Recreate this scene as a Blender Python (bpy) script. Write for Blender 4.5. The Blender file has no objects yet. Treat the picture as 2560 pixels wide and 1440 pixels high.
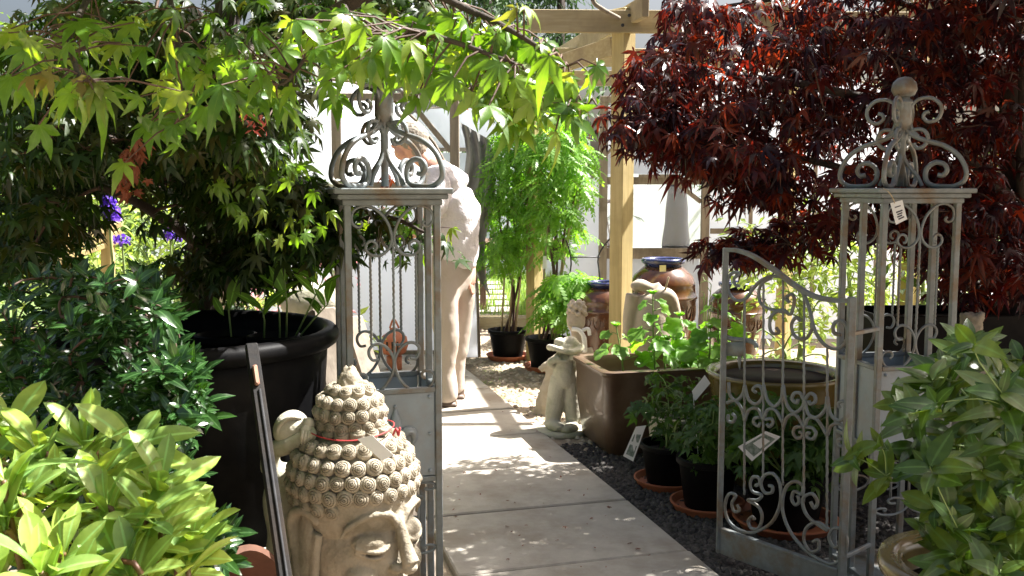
import bpy, math, random
import numpy as np
from mathutils import Vector, Matrix
R = math.radians
rnd = random.Random(7)
rng = np.random.default_rng(11)
scn = bpy.context.scene
COL = scn.collection

# ------------------------------------------------------------------ camera, sky, sun, exposure
CAMH = 1.42
F = 2400.0
PITCH = math.atan(250 / F)
cam_d = bpy.data.cameras.new('camera')
cam = bpy.data.objects.new('camera', cam_d)
COL.objects.link(cam)
cam.location = (0, 0, CAMH)
cam.rotation_euler = (math.pi / 2 - PITCH, 0, 0)
cam_d.sensor_width = 36
cam_d.lens = 36 * F / 2560
cam_d.clip_end = 600
cam_d.clip_start = 0.05
cam_d.dof.use_dof = True
cam_d.dof.focus_distance = 3.6
cam_d.dof.aperture_fstop = 16
scn.camera = cam

SUN_DIR = Vector((0.86, 0.36, 1.28)).normalized()      # towards the sun
w = bpy.data.worlds.new('World')
scn.world = w
w.use_nodes = True
nt = w.node_tree
sky = nt.nodes.new('ShaderNodeTexSky')
sky.sky_type = 'NISHITA'
sky.sun_disc = False
sky.sun_elevation = math.asin(SUN_DIR.z)
sky.sun_rotation = math.atan2(SUN_DIR.x, SUN_DIR.y)
sky.dust_density = 8.0
sky.ozone_density = 0.3
sky.air_density = 1.0
nt.links.new(sky.outputs[0], nt.nodes['Background'].inputs[0])
nt.nodes['Background'].inputs[1].default_value = 0.05
sl = bpy.data.lights.new('sun', 'SUN')
sl.energy = 5.0
sl.angle = R(0.5)
sl.color = (1.0, 0.97, 0.93)
so = bpy.data.objects.new('sun', sl)
COL.objects.link(so)
so.rotation_euler = SUN_DIR.to_track_quat('Z', 'Y').to_euler()
scn.view_settings.view_transform = 'Standard'
scn.view_settings.look = 'None'
scn.view_settings.exposure = 2.0
scn.view_settings.gamma = 1
scn.cycles.max_bounces = 8
scn.cycles.diffuse_bounces = 2
scn.cycles.transparent_max_bounces = 8
scn.cycles.caustics_reflective = False
scn.cycles.caustics_refractive = False

# ------------------------------------------------------------------ photo pixel -> place
_f = Vector((0, math.cos(PITCH), -math.sin(PITCH)))
_u = Vector((0, math.sin(PITCH), math.cos(PITCH)))
_r = Vector((1, 0, 0))
def ray(px, py):
    return _f + _r * ((px - 1280) / F) + _u * ((720 - py) / F)
def P(px, py, Y):
    d = ray(px, py)
    return Vector((0, 0, CAMH)) + d * (Y / d.y)
def G(px, py, z=0.0):
    d = ray(px, py)
    return Vector((0, 0, CAMH)) + d * ((z - CAMH) / d.z)

# ------------------------------------------------------------------ mesh helpers
ORG = {}
def org(o):
    return ORG.get(o.name, Vector((0, 0, 0))) if o is not None else Vector((0, 0, 0))
def tag(o, label=None, cat=None, group=None, kind=None):
    if label: o['label'] = label
    if cat: o['category'] = cat
    if group: o['group'] = group
    if kind: o['kind'] = kind
    return o
def thing(name, label, cat, loc=(0, 0, 0), group=None):
    o = bpy.data.objects.new(name, None)
    o.empty_display_size = 0.1
    COL.objects.link(o)
    o.location = loc
    ORG[o.name] = Vector(loc)
    return tag(o, label, cat, group)
def link_mesh(name, me, mat, parent=None, loc=None, smooth=True):
    o = bpy.data.objects.new(name, me)
    COL.objects.link(o)
    if parent is not None:
        o.parent = parent
        og = org(parent)
    else:
        og = Vector(loc) if loc is not None else Vector((0, 0, 0))
        o.location = og
    ORG[o.name] = og
    if og.length > 0:
        me.transform(Matrix.Translation(-og))
    if isinstance(mat, (list, tuple)):
        for m in mat: me.materials.append(m)
    elif mat: me.materials.append(mat)
    if smooth:
        me.polygons.foreach_set('use_smooth', [True] * len(me.polygons))
    me.update()
    return o
def catmull(pts, n=6, closed=False):
    pts = [Vector(p) for p in pts]
    out = []
    m = len(pts)
    for i in range(m - 1):
        p0 = pts[max(i - 1, 0)]; p1 = pts[i]; p2 = pts[i + 1]; p3 = pts[min(i + 2, m - 1)]
        for k in range(n):
            t = k / n
            out.append(0.5 * ((2 * p1) + (p2 - p0) * t + (2 * p0 - 5 * p1 + 4 * p2 - p3) * t * t + (3 * p1 - p0 - 3 * p2 + p3) * t ** 3))
    out.append(pts[-1])
    return out
class MB:
    def __init__(s): s.v = []; s.f = []
    def add(s, vs, fs, M=None):
        b = len(s.v)
        for v in vs:
            v = Vector(v)
            s.v.append(M @ v if M is not None else v)
        for f in fs: s.f.append(tuple(i + b for i in f))
        return s
    def box(s, c, size, rz=0, bev=0.0, M=None):
        x, y, z = (a / 2 for a in size)
        T = Matrix.Translation(Vector(c)) @ Matrix.Rotation(rz, 4, 'Z')
        if M is not None: T = T @ M
        if bev <= 0:
            vs = [(-x, -y, -z), (x, -y, -z), (x, y, -z), (-x, y, -z), (-x, -y, z), (x, -y, z), (x, y, z), (-x, y, z)]
            fs = [(0, 3, 2, 1), (4, 5, 6, 7), (0, 1, 5, 4), (1, 2, 6, 5), (2, 3, 7, 6), (3, 0, 4, 7)]
            return s.add(vs, fs, T)
        b = min(bev, x * .9, y * .9, z * .9)
        rings = []
        for (zz, ins) in ((-z, b), (-z + b, 0), (z - b, 0), (z, b)):
            X, Y = x - ins, y - ins
            c2 = b
            rings.append([(-X + c2, -Y, zz), (X - c2, -Y, zz), (X, -Y + c2, zz), (X, Y - c2, zz), (X - c2, Y, zz), (-X + c2, Y, zz), (-X, Y - c2, zz), (-X, -Y + c2, zz)])
        vs = [p for r in rings for p in r]
        fs = [tuple(reversed(range(8))), tuple(range(24, 32))]
        for k in range(3):
            for i in range(8):
                j = (i + 1) % 8
                fs.append((k * 8 + i, k * 8 + j, k * 8 + 8 + j, k * 8 + 8 + i))
        return s.add(vs, fs, T)
    def beam(s, a, b, wd, ht, bev=0.004):
        a = Vector(a); b = Vector(b); d = b - a; L = d.length
        q = d.to_track_quat('X', 'Z').to_matrix().to_4x4()
        x, y, z = L / 2, wd / 2, ht / 2
        T = Matrix.Translation((a + b) / 2) @ q
        m = MB().box((0, 0, 0), (L, wd, ht), 0, bev)
        return s.add(m.v, m.f, T)
    def tube(s, pts, r, n=8, cap=True):
        pts = [Vector(p) for p in pts]
        m = len(pts)
        rs = r if isinstance(r, (list, tuple)) else [r] * m
        b = len(s.v)
        ref = None
        for i, p in enumerate(pts):
            t = (pts[min(i + 1, m - 1)] - pts[max(i - 1, 0)])
            if t.length < 1e-9: t = Vector((0, 0, 1))
            t.normalize()
            if ref is None:
                ref = t.orthogonal().normalized()
            else:
                ref = ref - t * ref.dot(t)
                if ref.length < 1e-6: ref = t.orthogonal()
                ref.normalize()
            bi = t.cross(ref)
            for k in range(n):
                a = 2 * math.pi * k / n
                s.v.append(p + (ref * math.cos(a) + bi * math.sin(a)) * rs[i])
        for i in range(m - 1):
            for k in range(n):
                j = (k + 1) % n
                s.f.append((b + i * n + k, b + i * n + j, b + (i + 1) * n + j, b + (i + 1) * n + k))
        if cap:
            s.f.append(tuple(b + k for k in reversed(range(n))))
            s.f.append(tuple(b + (m - 1) * n + k for k in range(n)))
        return s
    def lathe(s, prof, n=32, c=(0, 0, 0), M=None, wob=0.0, seed=0):
        vs = []; fs = []
        rr = random.Random(seed)
        ph = [rr.uniform(0, 6.28) for _ in range(3)]
        m = len(prof)
        for (r, z) in prof:
            for k in range(n):
                a = 2 * math.pi * k / n
                q = r * (1 + wob * (math.sin(2 * a + ph[0]) + .6 * math.sin(3 * a + ph[1] + z * 3)))
                vs.append((q * math.cos(a), q * math.sin(a), z))
        for i in range(m - 1):
            for k in range(n):
                j = (k + 1) % n
                fs.append((i * n + k, i * n + j, (i + 1) * n + j, (i + 1) * n + k))
        if prof[0][0] > 1e-4: fs.append(tuple(reversed(range(n))))
        if prof[-1][0] > 1e-4: fs.append(tuple((m - 1) * n + k for k in range(n)))
        T = Matrix.Translation(Vector(c))
        if M is not None: T = T @ M
        return s.add(vs, fs, T)
    def ell(s, c, rad, n=20, m=12, rot=None):
        prof = [(math.sin(math.pi * i / m), -math.cos(math.pi * i / m)) for i in range(m + 1)]
        S = Matrix.Diagonal((rad[0], rad[1], rad[2], 1))
        if rot is not None: S = rot.to_4x4() @ S
        return s.lathe([(max(r, 1e-5), z) for r, z in prof], n, c, S)
    def build(s, name, mat, parent=None, loc=None, smooth=True, sharp=None):
        me = bpy.data.meshes.new(name)
        me.from_pydata([tuple(v) for v in s.v], [], s.f)
        o = link_mesh(name, me, mat, parent, loc, smooth)
        if sharp is not None and smooth:
            try: me.set_sharp_from_angle(angle=R(sharp))
            except Exception: pass
        return o
def bake(o, mods_only=True):
    bpy.context.view_layer.update()
    dg = bpy.context.evaluated_depsgraph_get()
    me = bpy.data.meshes.new_from_object(o.evaluated_get(dg))
    old = o.data
    o.modifiers.clear()
    o.data = me
    me.name = o.name
    bpy.data.meshes.remove(old)
    me.polygons.foreach_set('use_smooth', [True] * len(me.polygons))
    return o
def fuse(mb, name, mat, parent=None, loc=None, voxel=0.006, smooth=3, disp=0.0, dscale=0.05):
    o = mb.build(name, mat, parent, loc)
    m = o.modifiers.new('r', 'REMESH'); m.mode = 'VOXEL'; m.voxel_size = voxel
    if smooth:
        m = o.modifiers.new('s', 'SMOOTH'); m.factor = 0.5; m.iterations = smooth
    if disp:
        tx = bpy.data.textures.new('stone_grain', 'CLOUDS'); tx.noise_scale = dscale; tx.noise_depth = 3
        m = o.modifiers.new('d', 'DISPLACE'); m.texture = tx; m.strength = disp; m.mid_level = 0.5; m.texture_coords = 'LOCAL'
    return bake(o)
def skin(name, nodes, edges, mat, parent=None, loc=None, sub=2):
    me = bpy.data.meshes.new(name)
    me.from_pydata([tuple(n[0]) for n in nodes], edges, [])
    o = link_mesh(name, me, mat, parent, loc, smooth=False)
    m = o.modifiers.new('k', 'SKIN'); m.use_smooth_shade = True
    if not me.skin_vertices:
        lay = o.data.attributes.get('skin')
    sv = me.skin_vertices[0].data
    for i, n in enumerate(nodes):
        r = n[1]
        sv[i].radius = (r, r) if not isinstance(r, tuple) else r
    sv[0].use_root = True
    m2 = o.modifiers.new('s', 'SUBSURF'); m2.levels = sub; m2.render_levels = sub
    return bake(o)

# ------------------------------------------------------------------ leaves: templates and the vectorised planter
def T_maple(nl=7, wid=0.17, spread=128, core=0.30, droop=0.35, detail=True, seed=1):
    rr = random.Random(seed)
    V = [(0, 0, 0, .85)]; Fc = []
    angs = [(-spread + 2 * spread * i / (nl - 1)) for i in range(nl)]
    lens = [1.0 - 0.55 * (abs(a) / spread) ** 1.6 + rr.uniform(-.05, .05) for a in angs]
    def z(x, y, extra=0): return -droop * (x * x + y * y) + extra
    def pt(a, r, side=0.0, ex=0, rb=0):
        a = R(a); x = math.sin(a) * r + math.cos(a) * side; y = math.cos(a) * r - math.sin(a) * side
        V.append((x, y, z(x, y, ex), rb)); return len(V) - 1
    J = []
    for i in range(nl + 1):
        if i == 0: a = angs[0] - 14; r = .14
        elif i == nl: a = angs[-1] + 14; r = .14
        else: a = (angs[i - 1] + angs[i]) / 2; r = core * min(lens[i - 1], lens[i])
        J.append(pt(a, r, 0, .0))
    for i in range(nl):
        L = lens[i]; wd = wid * L
        M = pt(angs[i], .52 * L, 0, -.03, .85)
        Lf = pt(angs[i], .50 * L, -wd, .02)
        Rt = pt(angs[i], .50 * L, wd, .02)
        Tp = pt(angs[i], L, rr.uniform(-.03, .03), -.10 * L, .85)
        if detail:
            L2 = pt(angs[i], .75 * L, -wd * .52, .0); R2 = pt(angs[i], .75 * L, wd * .52, .0)
            M2 = pt(angs[i], .77 * L, 0, -.04, .85)
            Fc += [(0, M, Lf, J[i]), (M, M2, L2, Lf), (M2, Tp, L2), (0, J[i + 1], Rt, M), (M, Rt, R2, M2), (M2, R2, Tp)]
        else:
            Fc += [(0, M, Tp, Lf, J[i]), (0, J[i + 1], Rt, Tp, M)]
    return V, Fc
def T_oval(wid=0.2, seg=5, fold=.25, bend=.35, peak=.55, blunt=.8):
    V = []; Fc = []
    for i in range(seg + 1):
        t = i / seg
        wv = wid * (math.sin(math.pi * min(1, t ** (math.log(.5) / math.log(peak)))) ** blunt)
        zz = -bend * t * t
        V += [(-wv, t, zz + fold * wv, 0), (0, t, zz, 1), (wv, t, zz + fold * wv, 0)]
    for i in range(seg):
        a = i * 3
        Fc += [(a, a + 1, a + 4, a + 3), (a + 1, a + 2, a + 5, a + 4)]
    return V, Fc
def T_pinnate(n=6, lw=.07, ll=.30, bend=.4):
    V = []; Fc = []
    def leaf(x, y, ang, L):
        b = len(V); a = R(ang)
        for (s, t) in ((0, 0), (-lw, .45 * L), (0, L), (lw, .45 * L)):
            X = x + math.sin(a) * t + math.cos(a) * s; Y = y + math.cos(a) * t - math.sin(a) * s
            V.append((X, Y, -bend * Y * Y - .35 * abs(X)))
        Fc.append((b, b + 3, b + 2, b + 1))
    for i in range(n):
        y = .12 + .8 * i / n
        L = ll * (1 - .45 * abs(i / n - .35))
        leaf(0, y, 62, L); leaf(0, y, -62, L)
    leaf(0, .9, 0, ll * .8)
    b = len(V)
    V.extend([(-.008, 0, 0), (.008, 0, 0), (.004, .95, -bend * .9), (-.004, .95, -bend * .9)])
    Fc.append((b, b + 1, b + 2, b + 3))
    return V, Fc
def T_round(lobes=5, n=20, cup=.25):
    V = [(0, .12, 0)]; Fc = []
    for k in range(n):
        a = -math.pi + 2 * math.pi * (k + .5) / n
        r = .5 * (1 + .13 * math.cos(lobes * a) + .05 * math.cos(13 * a))
        if abs(a) > 2.8: r *= .55
        x = math.sin(a) * r; y = .45 + math.cos(a) * r
        V.append((x, y, cup * (x * x) - .25 * y * y + .05 * math.sin(5 * a)))
    for k in range(n - 1): Fc.append((0, k + 2, k + 1))
    return V, Fc
def T_tri(wid=.3):
    return [(0, 0, 0), (wid, .5, .05), (0, 1, -.2), (-wid, .5, .05)], [(0, 1, 2, 3)]
def unit(a):
    return a / np.maximum(np.linalg.norm(a, axis=-1, keepdims=True), 1e-9)
def plant_leaves(name, templates, pos, tip, nrm, size, mat, parent=None, loc=None):
    pos = np.asarray(pos, float); tip = unit(np.asarray(tip, float)); nrm = np.asarray(nrm, float)
    N = len(pos)
    nrm = unit(nrm - tip * (nrm * tip).sum(-1, keepdims=True))
    side = np.cross(tip, nrm)
    size = np.broadcast_to(np.asarray(size, float), (N,))
    which = rng.integers(0, len(templates), N)
    allv = []; ribs = []; loops = []; starts = []; tot = []
    vb = 0; lb = 0
    for ti, (V, Fc) in enumerate(templates):
        idx = np.nonzero(which == ti)[0]
        if len(idx) == 0: continue
        rb_ = np.array([q[3] if len(q) > 3 else 0 for q in V], float)
        V = np.array([q[:3] for q in V], float)
        k = len(V); n = len(idx)
        ribs.append(np.tile(rb_, n))
        sz = size[idx][:, None, None]
        bendv = rng.uniform(.5, 1.6, (n, 1, 1))
        wv = rng.uniform(.85, 1.1, (n, 1, 1))
        W = (V[None, :, 0:1] * side[idx][:, None, :] * wv + V[None, :, 1:2] * tip[idx][:, None, :] + V[None, :, 2:3] * bendv * nrm[idx][:, None, :]) * sz + pos[idx][:, None, :]
        allv.append(W.reshape(-1, 3))
        fl = np.array([i for f in Fc for i in f]); ft = np.array([len(f) for f in Fc])
        fs = np.concatenate([[0], np.cumsum(ft)[:-1]])
        off = (np.arange(n) * k + vb)[:, None]
        loops.append((fl[None] + off).ravel())
        starts.append((fs[None] + (np.arange(n) * len(fl) + lb)[:, None]).ravel())
        tot.append(np.tile(ft, n))
        vb += n * k; lb += n * len(fl)
    co = np.concatenate(allv); loops = np.concatenate(loops); starts = np.concatenate(starts); tot = np.concatenate(tot)
    me = bpy.data.meshes.new(name)
    me.vertices.add(len(co)); me.vertices.foreach_set('co', co.ravel())
    me.loops.add(len(loops)); me.loops.foreach_set('vertex_index', loops.astype(np.int32))
    me.polygons.add(len(starts)); me.polygons.foreach_set('loop_start', starts.astype(np.int32))
    me.polygons.foreach_set('loop_total', tot.astype(np.int32))
    me.update(calc_edges=True)
    at_ = me.attributes.new('rib', 'FLOAT', 'POINT'); at_.data.foreach_set('value', np.concatenate(ribs))
    me.validate()
    return link_mesh(name, me, mat, parent, loc, smooth=True)
def in_poly(x, y, poly):
    c = False; n = len(poly); j = n - 1
    for i in range(n):
        xi, yi = poly[i]; xj, yj = poly[j]
        if (yi > y) != (yj > y) and x < (xj - xi) * (y - yi) / (yj - yi) + xi: c = not c
        j = i
    return c
def region(poly, n, y0, y1):
    xs = [p[0] for p in poly]; ys = [p[1] for p in poly]
    out = []
    while len(out) < n:
        x = rnd.uniform(min(xs), max(xs)); y = rnd.uniform(min(ys), max(ys))
        if in_poly(x, y, poly): out.append(P(x, y, rnd.uniform(y0, y1)))
    return out
def vbox(n, lo, hi):
    return [Vector([rnd.uniform(lo[i], hi[i]) for i in range(3)]) for _ in range(n)]
def sprays(centres, per, rad, thick=.3, droop=.5, tilt=.35, face=0.0, up=1.0):
    """leaf positions, tip directions and normals in flat tiered sprays round the centres"""
    C = np.array([tuple(c) for c in centres])
    n = len(C) * per
    c = np.repeat(C, per, 0)
    a = rng.uniform(0, 2 * np.pi, n); r = rad * np.sqrt(rng.uniform(0.02, 1, n))
    off = np.stack([np.cos(a) * r, np.sin(a) * r, rng.normal(0, rad * thick * .5, n) - .25 * r * r / rad], 1)
    tip = np.stack([np.cos(a), np.sin(a), -droop * np.ones(n)], 1) + rng.normal(0, .35, (n, 3))
    nrm = np.stack([rng.normal(0, tilt, n), rng.normal(0, tilt, n) - face, up * np.ones(n)], 1) + .5 * droop * np.stack([np.cos(a), np.sin(a), np.zeros(n)], 1)
    return c + off, tip, nrm
def twigs(mb, centres, limbs, r0=.006, spread=0.0):
    """each spray hangs on the nearest limb or on an earlier spray, so that the twigs branch"""
    C = np.array([tuple(c) for c in centres]); Lm = np.array([tuple(l) for l in limbs])
    d0 = np.sqrt(((C[:, None] - Lm[None]) ** 2).sum(-1)).min(1)
    pts_ = Lm; lev = np.zeros(len(Lm))
    for i in np.argsort(d0):
        c = C[i]
        dd = np.sqrt(((pts_ - c) ** 2).sum(-1)) + .5 * np.maximum(0, pts_[:, 2] - c[2]) + lev * .01
        j = int(dd.argmin()); b = Vector(pts_[j]); cv = Vector(c)
        L = (cv - b).length
        k = r0 * (.85 ** min(lev[j], 6))
        if L < .9:
            m = (b + cv) / 2 + Vector((rnd.uniform(-.1, .1), rnd.uniform(-.1, .1), .1)) * L
            mb.tube(catmull([b, m, cv], 3), [k, k * .97, k * .93, k * .9, k * .85, k * .82, k * .78], 5, False)
        pts_ = np.vstack([pts_, c]); lev = np.append(lev, lev[j] + 1)
        if spread:
            for _ in range(4):
                a = rnd.uniform(0, 6.28)
                mb.tube([cv, cv + Vector((math.cos(a), math.sin(a), -.2)) * spread * rnd.uniform(.5, 1)], [k * .4, k * .2], 3, False)

# ------------------------------------------------------------------ materials
def new_mat(name):
    m = bpy.data.materials.new(name); m.use_nodes = True
    m.node_tree.nodes.clear()
    return m, m.node_tree
def nd(nt, t, **kw):
    n = nt.nodes.new(t)
    for k, v in kw.items():
        if k.startswith('i_'):
            kk = k[2:]
            n.inputs[int(kk) if kk.isdigit() else kk].default_value = v
        else: setattr(n, k, v)
    return n
def ramp(nt, fac, stops):
    r = nt.nodes.new('ShaderNodeValToRGB')
    el = r.color_ramp.elements
    while len(el) > 1: el.remove(el[-1])
    el[0].position = stops[0][0]; el[0].color = (*stops[0][1], 1)
    for p, c in stops[1:]:
        e = el.new(p); e.color = (*c, 1)
    nt.links.new(fac, r.inputs[0])
    return r
def leafmat(name, cols, trans=.4, rough=.4, tcol=None, spec=.5, tip=None):
    m, nt = new_mat(name)
    L = nt.links.new
    geo = nd(nt, 'ShaderNodeNewGeometry')
    n = len(cols)
    rp = ramp(nt, geo.outputs['Random Per Island'], [(i / max(n - 1, 1), c) for i, c in enumerate(cols)])
    tc = nd(nt, 'ShaderNodeTexCoord')
    no = nd(nt, 'ShaderNodeTexNoise', i_Scale=45.0, i_Detail=3.0)
    L(tc.outputs['Object'], no.inputs['Vector'])
    mx = nd(nt, 'ShaderNodeMix', data_type='RGBA', blend_type='MULTIPLY')
    mx.inputs['Factor'].default_value = .55
    r2 = ramp(nt, no.outputs['Fac'], [(.3, (.55, .6, .45)), (.7, (1.25, 1.2, 1.1))])
    L(rp.outputs[0], mx.inputs['A']); L(r2.outputs[0], mx.inputs['B'])
    at = nd(nt, 'ShaderNodeAttribute'); at.attribute_name = 'rib'
    rr_ = ramp(nt, at.outputs['Fac'], [(.82, (0, 0, 0)), (.93, (.55, .55, .55))])
    m0 = mx
    mx = nd(nt, 'ShaderNodeMix', data_type='RGBA')
    L(rr_.outputs[0], mx.inputs['Factor']); L(m0.outputs['Result'], mx.inputs['A']); mx.inputs['B'].default_value = (*[min(1, c_ * 2.2 + .04) for c_ in cols[-1]], 1)
    p = nd(nt, 'ShaderNodeBsdfPrincipled')
    p.inputs['Roughness'].default_value = rough
    p.inputs['Specular IOR Level'].default_value = spec
    L(mx.outputs['Result'], p.inputs['Base Color'])
    bp = nd(nt, 'ShaderNodeBump', i_Strength=.25, i_Distance=.004)
    L(no.outputs['Fac'], bp.inputs['Height']); L(bp.outputs[0], p.inputs['Normal'])
    t = nd(nt, 'ShaderNodeBsdfTranslucent')
    mt = nd(nt, 'ShaderNodeMix', data_type='RGBA', blend_type='MULTIPLY')
    mt.inputs['Factor'].default_value = 1
    mt.inputs['B'].default_value = (*(tcol or (1.9, 1.8, .5)), 1)
    L(mx.outputs['Result'], mt.inputs['A']); L(mt.outputs['Result'], t.inputs[0])
    ms = nd(nt, 'ShaderNodeMixShader'); ms.inputs[0].default_value = trans
    L(p.outputs[0], ms.inputs[1]); L(t.outputs[0], ms.inputs[2])
    o = nd(nt, 'ShaderNodeOutputMaterial')
    L(ms.outputs[0], o.inputs[0])
    return m
def surf(name, c1, c2, scale=8, rough=.7, bump=.3, bdist=.01, detail=6, metal=0, coat=0, stretch=None, stain=None, stain_scale=3, spec=.5, fine=0):
    m, nt = new_mat(name)
    L = nt.links.new
    tc = nd(nt, 'ShaderNodeTexCoord')
    vec = tc.outputs['Object']
    if stretch:
        mp = nd(nt, 'ShaderNodeMapping'); mp.inputs['Scale'].default_value = stretch
        L(vec, mp.inputs[0]); vec = mp.outputs[0]
    no = nd(nt, 'ShaderNodeTexNoise', i_Scale=float(scale), i_Detail=float(detail), i_Roughness=.6)
    L(vec, no.inputs['Vector'])
    rp = ramp(nt, no.outputs['Fac'], [(.32, c1), (.68, c2)])
    col = rp.outputs[0]
    if stain:
        n2 = nd(nt, 'ShaderNodeTexNoise', i_Scale=float(stain_scale), i_Detail=5.0, i_Roughness=.65)
        L(tc.outputs['Object'], n2.inputs['Vector'])
        r3 = ramp(nt, n2.outputs['Fac'], [(.48, (0, 0, 0)), (.66, (1, 1, 1))])
        mx = nd(nt, 'ShaderNodeMix', data_type='RGBA')
        L(r3.outputs[0], mx.inputs['Factor']); L(col, mx.inputs['A']); mx.inputs['B'].default_value = (*stain, 1)
        col = mx.outputs['Result']
    p = nd(nt, 'ShaderNodeBsdfPrincipled')
    L(col, p.inputs['Base Color'])
    p.inputs['Roughness'].default_value = rough
    p.inputs['Metallic'].default_value = metal
    p.inputs['Coat Weight'].default_value = coat
    p.inputs['Coat Roughness'].default_value = .08
    p.inputs['Specular IOR Level'].default_value = spec
    bp = nd(nt, 'ShaderNodeBump', i_Strength=bump, i_Distance=bdist)
    if fine:
        n3 = nd(nt, 'ShaderNodeTexNoise', i_Scale=float(fine), i_Detail=4.0)
        L(vec, n3.inputs['Vector']); L(n3.outputs['Fac'], bp.inputs['Height'])
    else: L(no.outputs['Fac'], bp.inputs['Height'])
    L(bp.outputs[0], p.inputs['Normal'])
    o = nd(nt, 'ShaderNodeOutputMaterial'); L(p.outputs[0], o.inputs[0])
    return m
M = {}
M['maple'] = leafmat('green_maple_leaf', [(.06, .145, .022), (.09, .20, .03), (.14, .27, .04), (.22, .31, .06)], .52, .3, (2.3, 2.0, .4), .65)
M['maple_tip'] = leafmat('young_maple_leaf', [(.14, .26, .04), (.20, .26, .05), (.24, .17, .05)], .45, .38, (1.7, 1.5, .6))
M['shaded_leaf'] = leafmat('shade_toned_leaf', [(.014, .036, .007), (.022, .054, .009), (.036, .07, .012), (.06, .055, .016)], .35, .42, (1.6, 1.8, .45))  # same maple green darkened, the inner crown's shade put into the colour
M['brown_leaf'] = leafmat('withered_leaf', [(.12, .03, .015), (.20, .06, .03), (.15, .045, .02)], .35, .6, (1.7, 1.1, .7))
M['red'] = leafmat('red_maple_leaf', [(.016, .009, .018), (.03, .009, .014), (.018, .010, .022), (.075, .013, .014), (.05, .013, .013), (.14, .04, .018), (.018, .009, .02)], .44, .33, (3.4, 1.25, .5), .5)
M['skimmia'] = leafmat('pale_broad_leaf', [(.20, .32, .07), (.27, .39, .085), (.35, .45, .10), (.16, .30, .09)], .32, .3, (1.5, 1.5, .5), .6)
M['glossy'] = leafmat('glossy_dark_leaf', [(.016, .05, .014), (.024, .07, .018), (.034, .09, .02)], .25, .24, (1.6, 1.8, .5), .8)
M['peony'] = leafmat('mid_green_leaf', [(.035, .085, .014), (.055, .12, .018), (.12, .18, .03), (.04, .095, .016)], .35, .33, (1.6, 1.5, .5), .6)
M['lime'] = leafmat('fresh_green_leaf', [(.14, .30, .05), (.18, .36, .06), (.22, .40, .07)], .5, .45, (1.6, 1.7, .5))
M['herb'] = leafmat('herb_leaf', [(.05, .11, .025), (.08, .16, .03)], .4, .5, (1.6, 1.7, .5))
M['rosemary'] = leafmat('grey_green_leaf', [(.14, .20, .10), (.2, .26, .14)], .25, .6, (1.3, 1.4, .7))
M['far'] = leafmat('far_leaf', [(.07, .13, .035), (.11, .19, .05), (.17, .25, .07)], .35, .5, (1.5, 1.6, .5))
M['farlight'] = leafmat('far_light_leaf', [(.19, .30, .07), (.27, .38, .10), (.34, .42, .14)], .45, .5, (1.5, 1.5, .6))
M['conifer'] = leafmat('conifer_needle', [(.03, .07, .025), (.05, .10, .03)], .2, .6, (1.3, 1.5, .5))
M['pink'] = leafmat('pink_petal', [(.75, .35, .42), (.8, .5, .5), (.7, .2, .28)], .4, .5, (1.1, .9, .9))
M['purple'] = leafmat('purple_petal', [(.13, .05, .55), (.2, .08, .62), (.10, .07, .5)], .4, .5, (1.2, 1, 1.3))
M['redflower'] = leafmat('red_key', [(.62, .10, .10), (.7, .2, .18)], .4, .5, (1.1, .9, .9))
M['grass'] = leafmat('grass_blade', [(.13, .24, .05), (.2, .33, .07), (.27, .36, .10)], .4, .5, (1.5, 1.5, .6))
M['bark'] = surf('maple_bark', (.028, .02, .016), (.07, .052, .04), 18, .9, .7, .02, stretch=(1, 1, .25))
M['twig'] = surf('twig_bark', (.06, .03, .02), (.11, .06, .04), 20, .7, .3, .004)
M['greenstem'] = surf('green_stem', (.14, .22, .06), (.22, .3, .09), 20, .6, .2, .003)
M['redstem'] = surf('red_stem', (.13, .045, .025), (.17, .12, .045), 12, .5, .2, .003)
M['iron'] = surf('painted_iron', (.15, .17, .175), (.205, .23, .235), 30, .42, .25, .002, metal=.1, stain=(.16, .12, .08), stain_scale=9, fine=160)
M['iron_sheet'] = surf('painted_sheet', (.24, .29, .33), (.30, .35, .39), 12, .4, .2, .002, stain=(.27, .27, .26), stain_scale=5, fine=90)
M['stone'] = surf('cast_stone', (.29, .25, .185), (.39, .345, .265), 14, .88, .5, .006, stain=(.19, .165, .115), stain_scale=6, fine=140)
M['stone_pale'] = surf('pale_stone', (.48, .45, .35), (.58, .54, .44), 12, .85, .45, .006, stain=(.30, .30, .19), stain_scale=5, fine=110)
M['stone_pink'] = surf('buff_stone', (.42, .36, .27), (.52, .45, .35), 9, .8, .3, .005, stain=(.38, .31, .24), stain_scale=4, fine=90)
M['black_plastic'] = surf('black_plastic', (.0035, .0035, .004), (.006, .006, .0065), 20, .5, .15, .002, spec=.08, fine=200, stain=(.011, .010, .0095), stain_scale=4)
M['terracotta'] = surf('terracotta_plastic', (.34, .10, .045), (.44, .15, .07), 10, .6, .2, .003)
M['soil'] = surf('compost', (.018, .012, .009), (.05, .035, .025), 60, .95, 1, .02)
M['glaze_brown'] = surf('brown_glaze', (.075, .026, .010), (.14, .055, .02), 5, .25, .25, .01, coat=.6, stain=(.035, .014, .009), stain_scale=4, stretch=(1, 1, .35))
M['glaze_blue'] = surf('blue_glaze', (.01, .015, .06), (.03, .045, .15), 12, .2, .1, .004, coat=.7)
M['glaze_trough'] = surf('trough_glaze', (.075, .042, .024), (.12, .072, .042), 4, .42, .2, .006, coat=.35, stain=(.15, .10, .065), stain_scale=3)
M['glaze_olive'] = surf('olive_glaze', (.15, .11, .03), (.22, .16, .045), 6, .25, .15, .005, coat=.5, stain=(.15, .10, .03), stain_scale=5)
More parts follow.
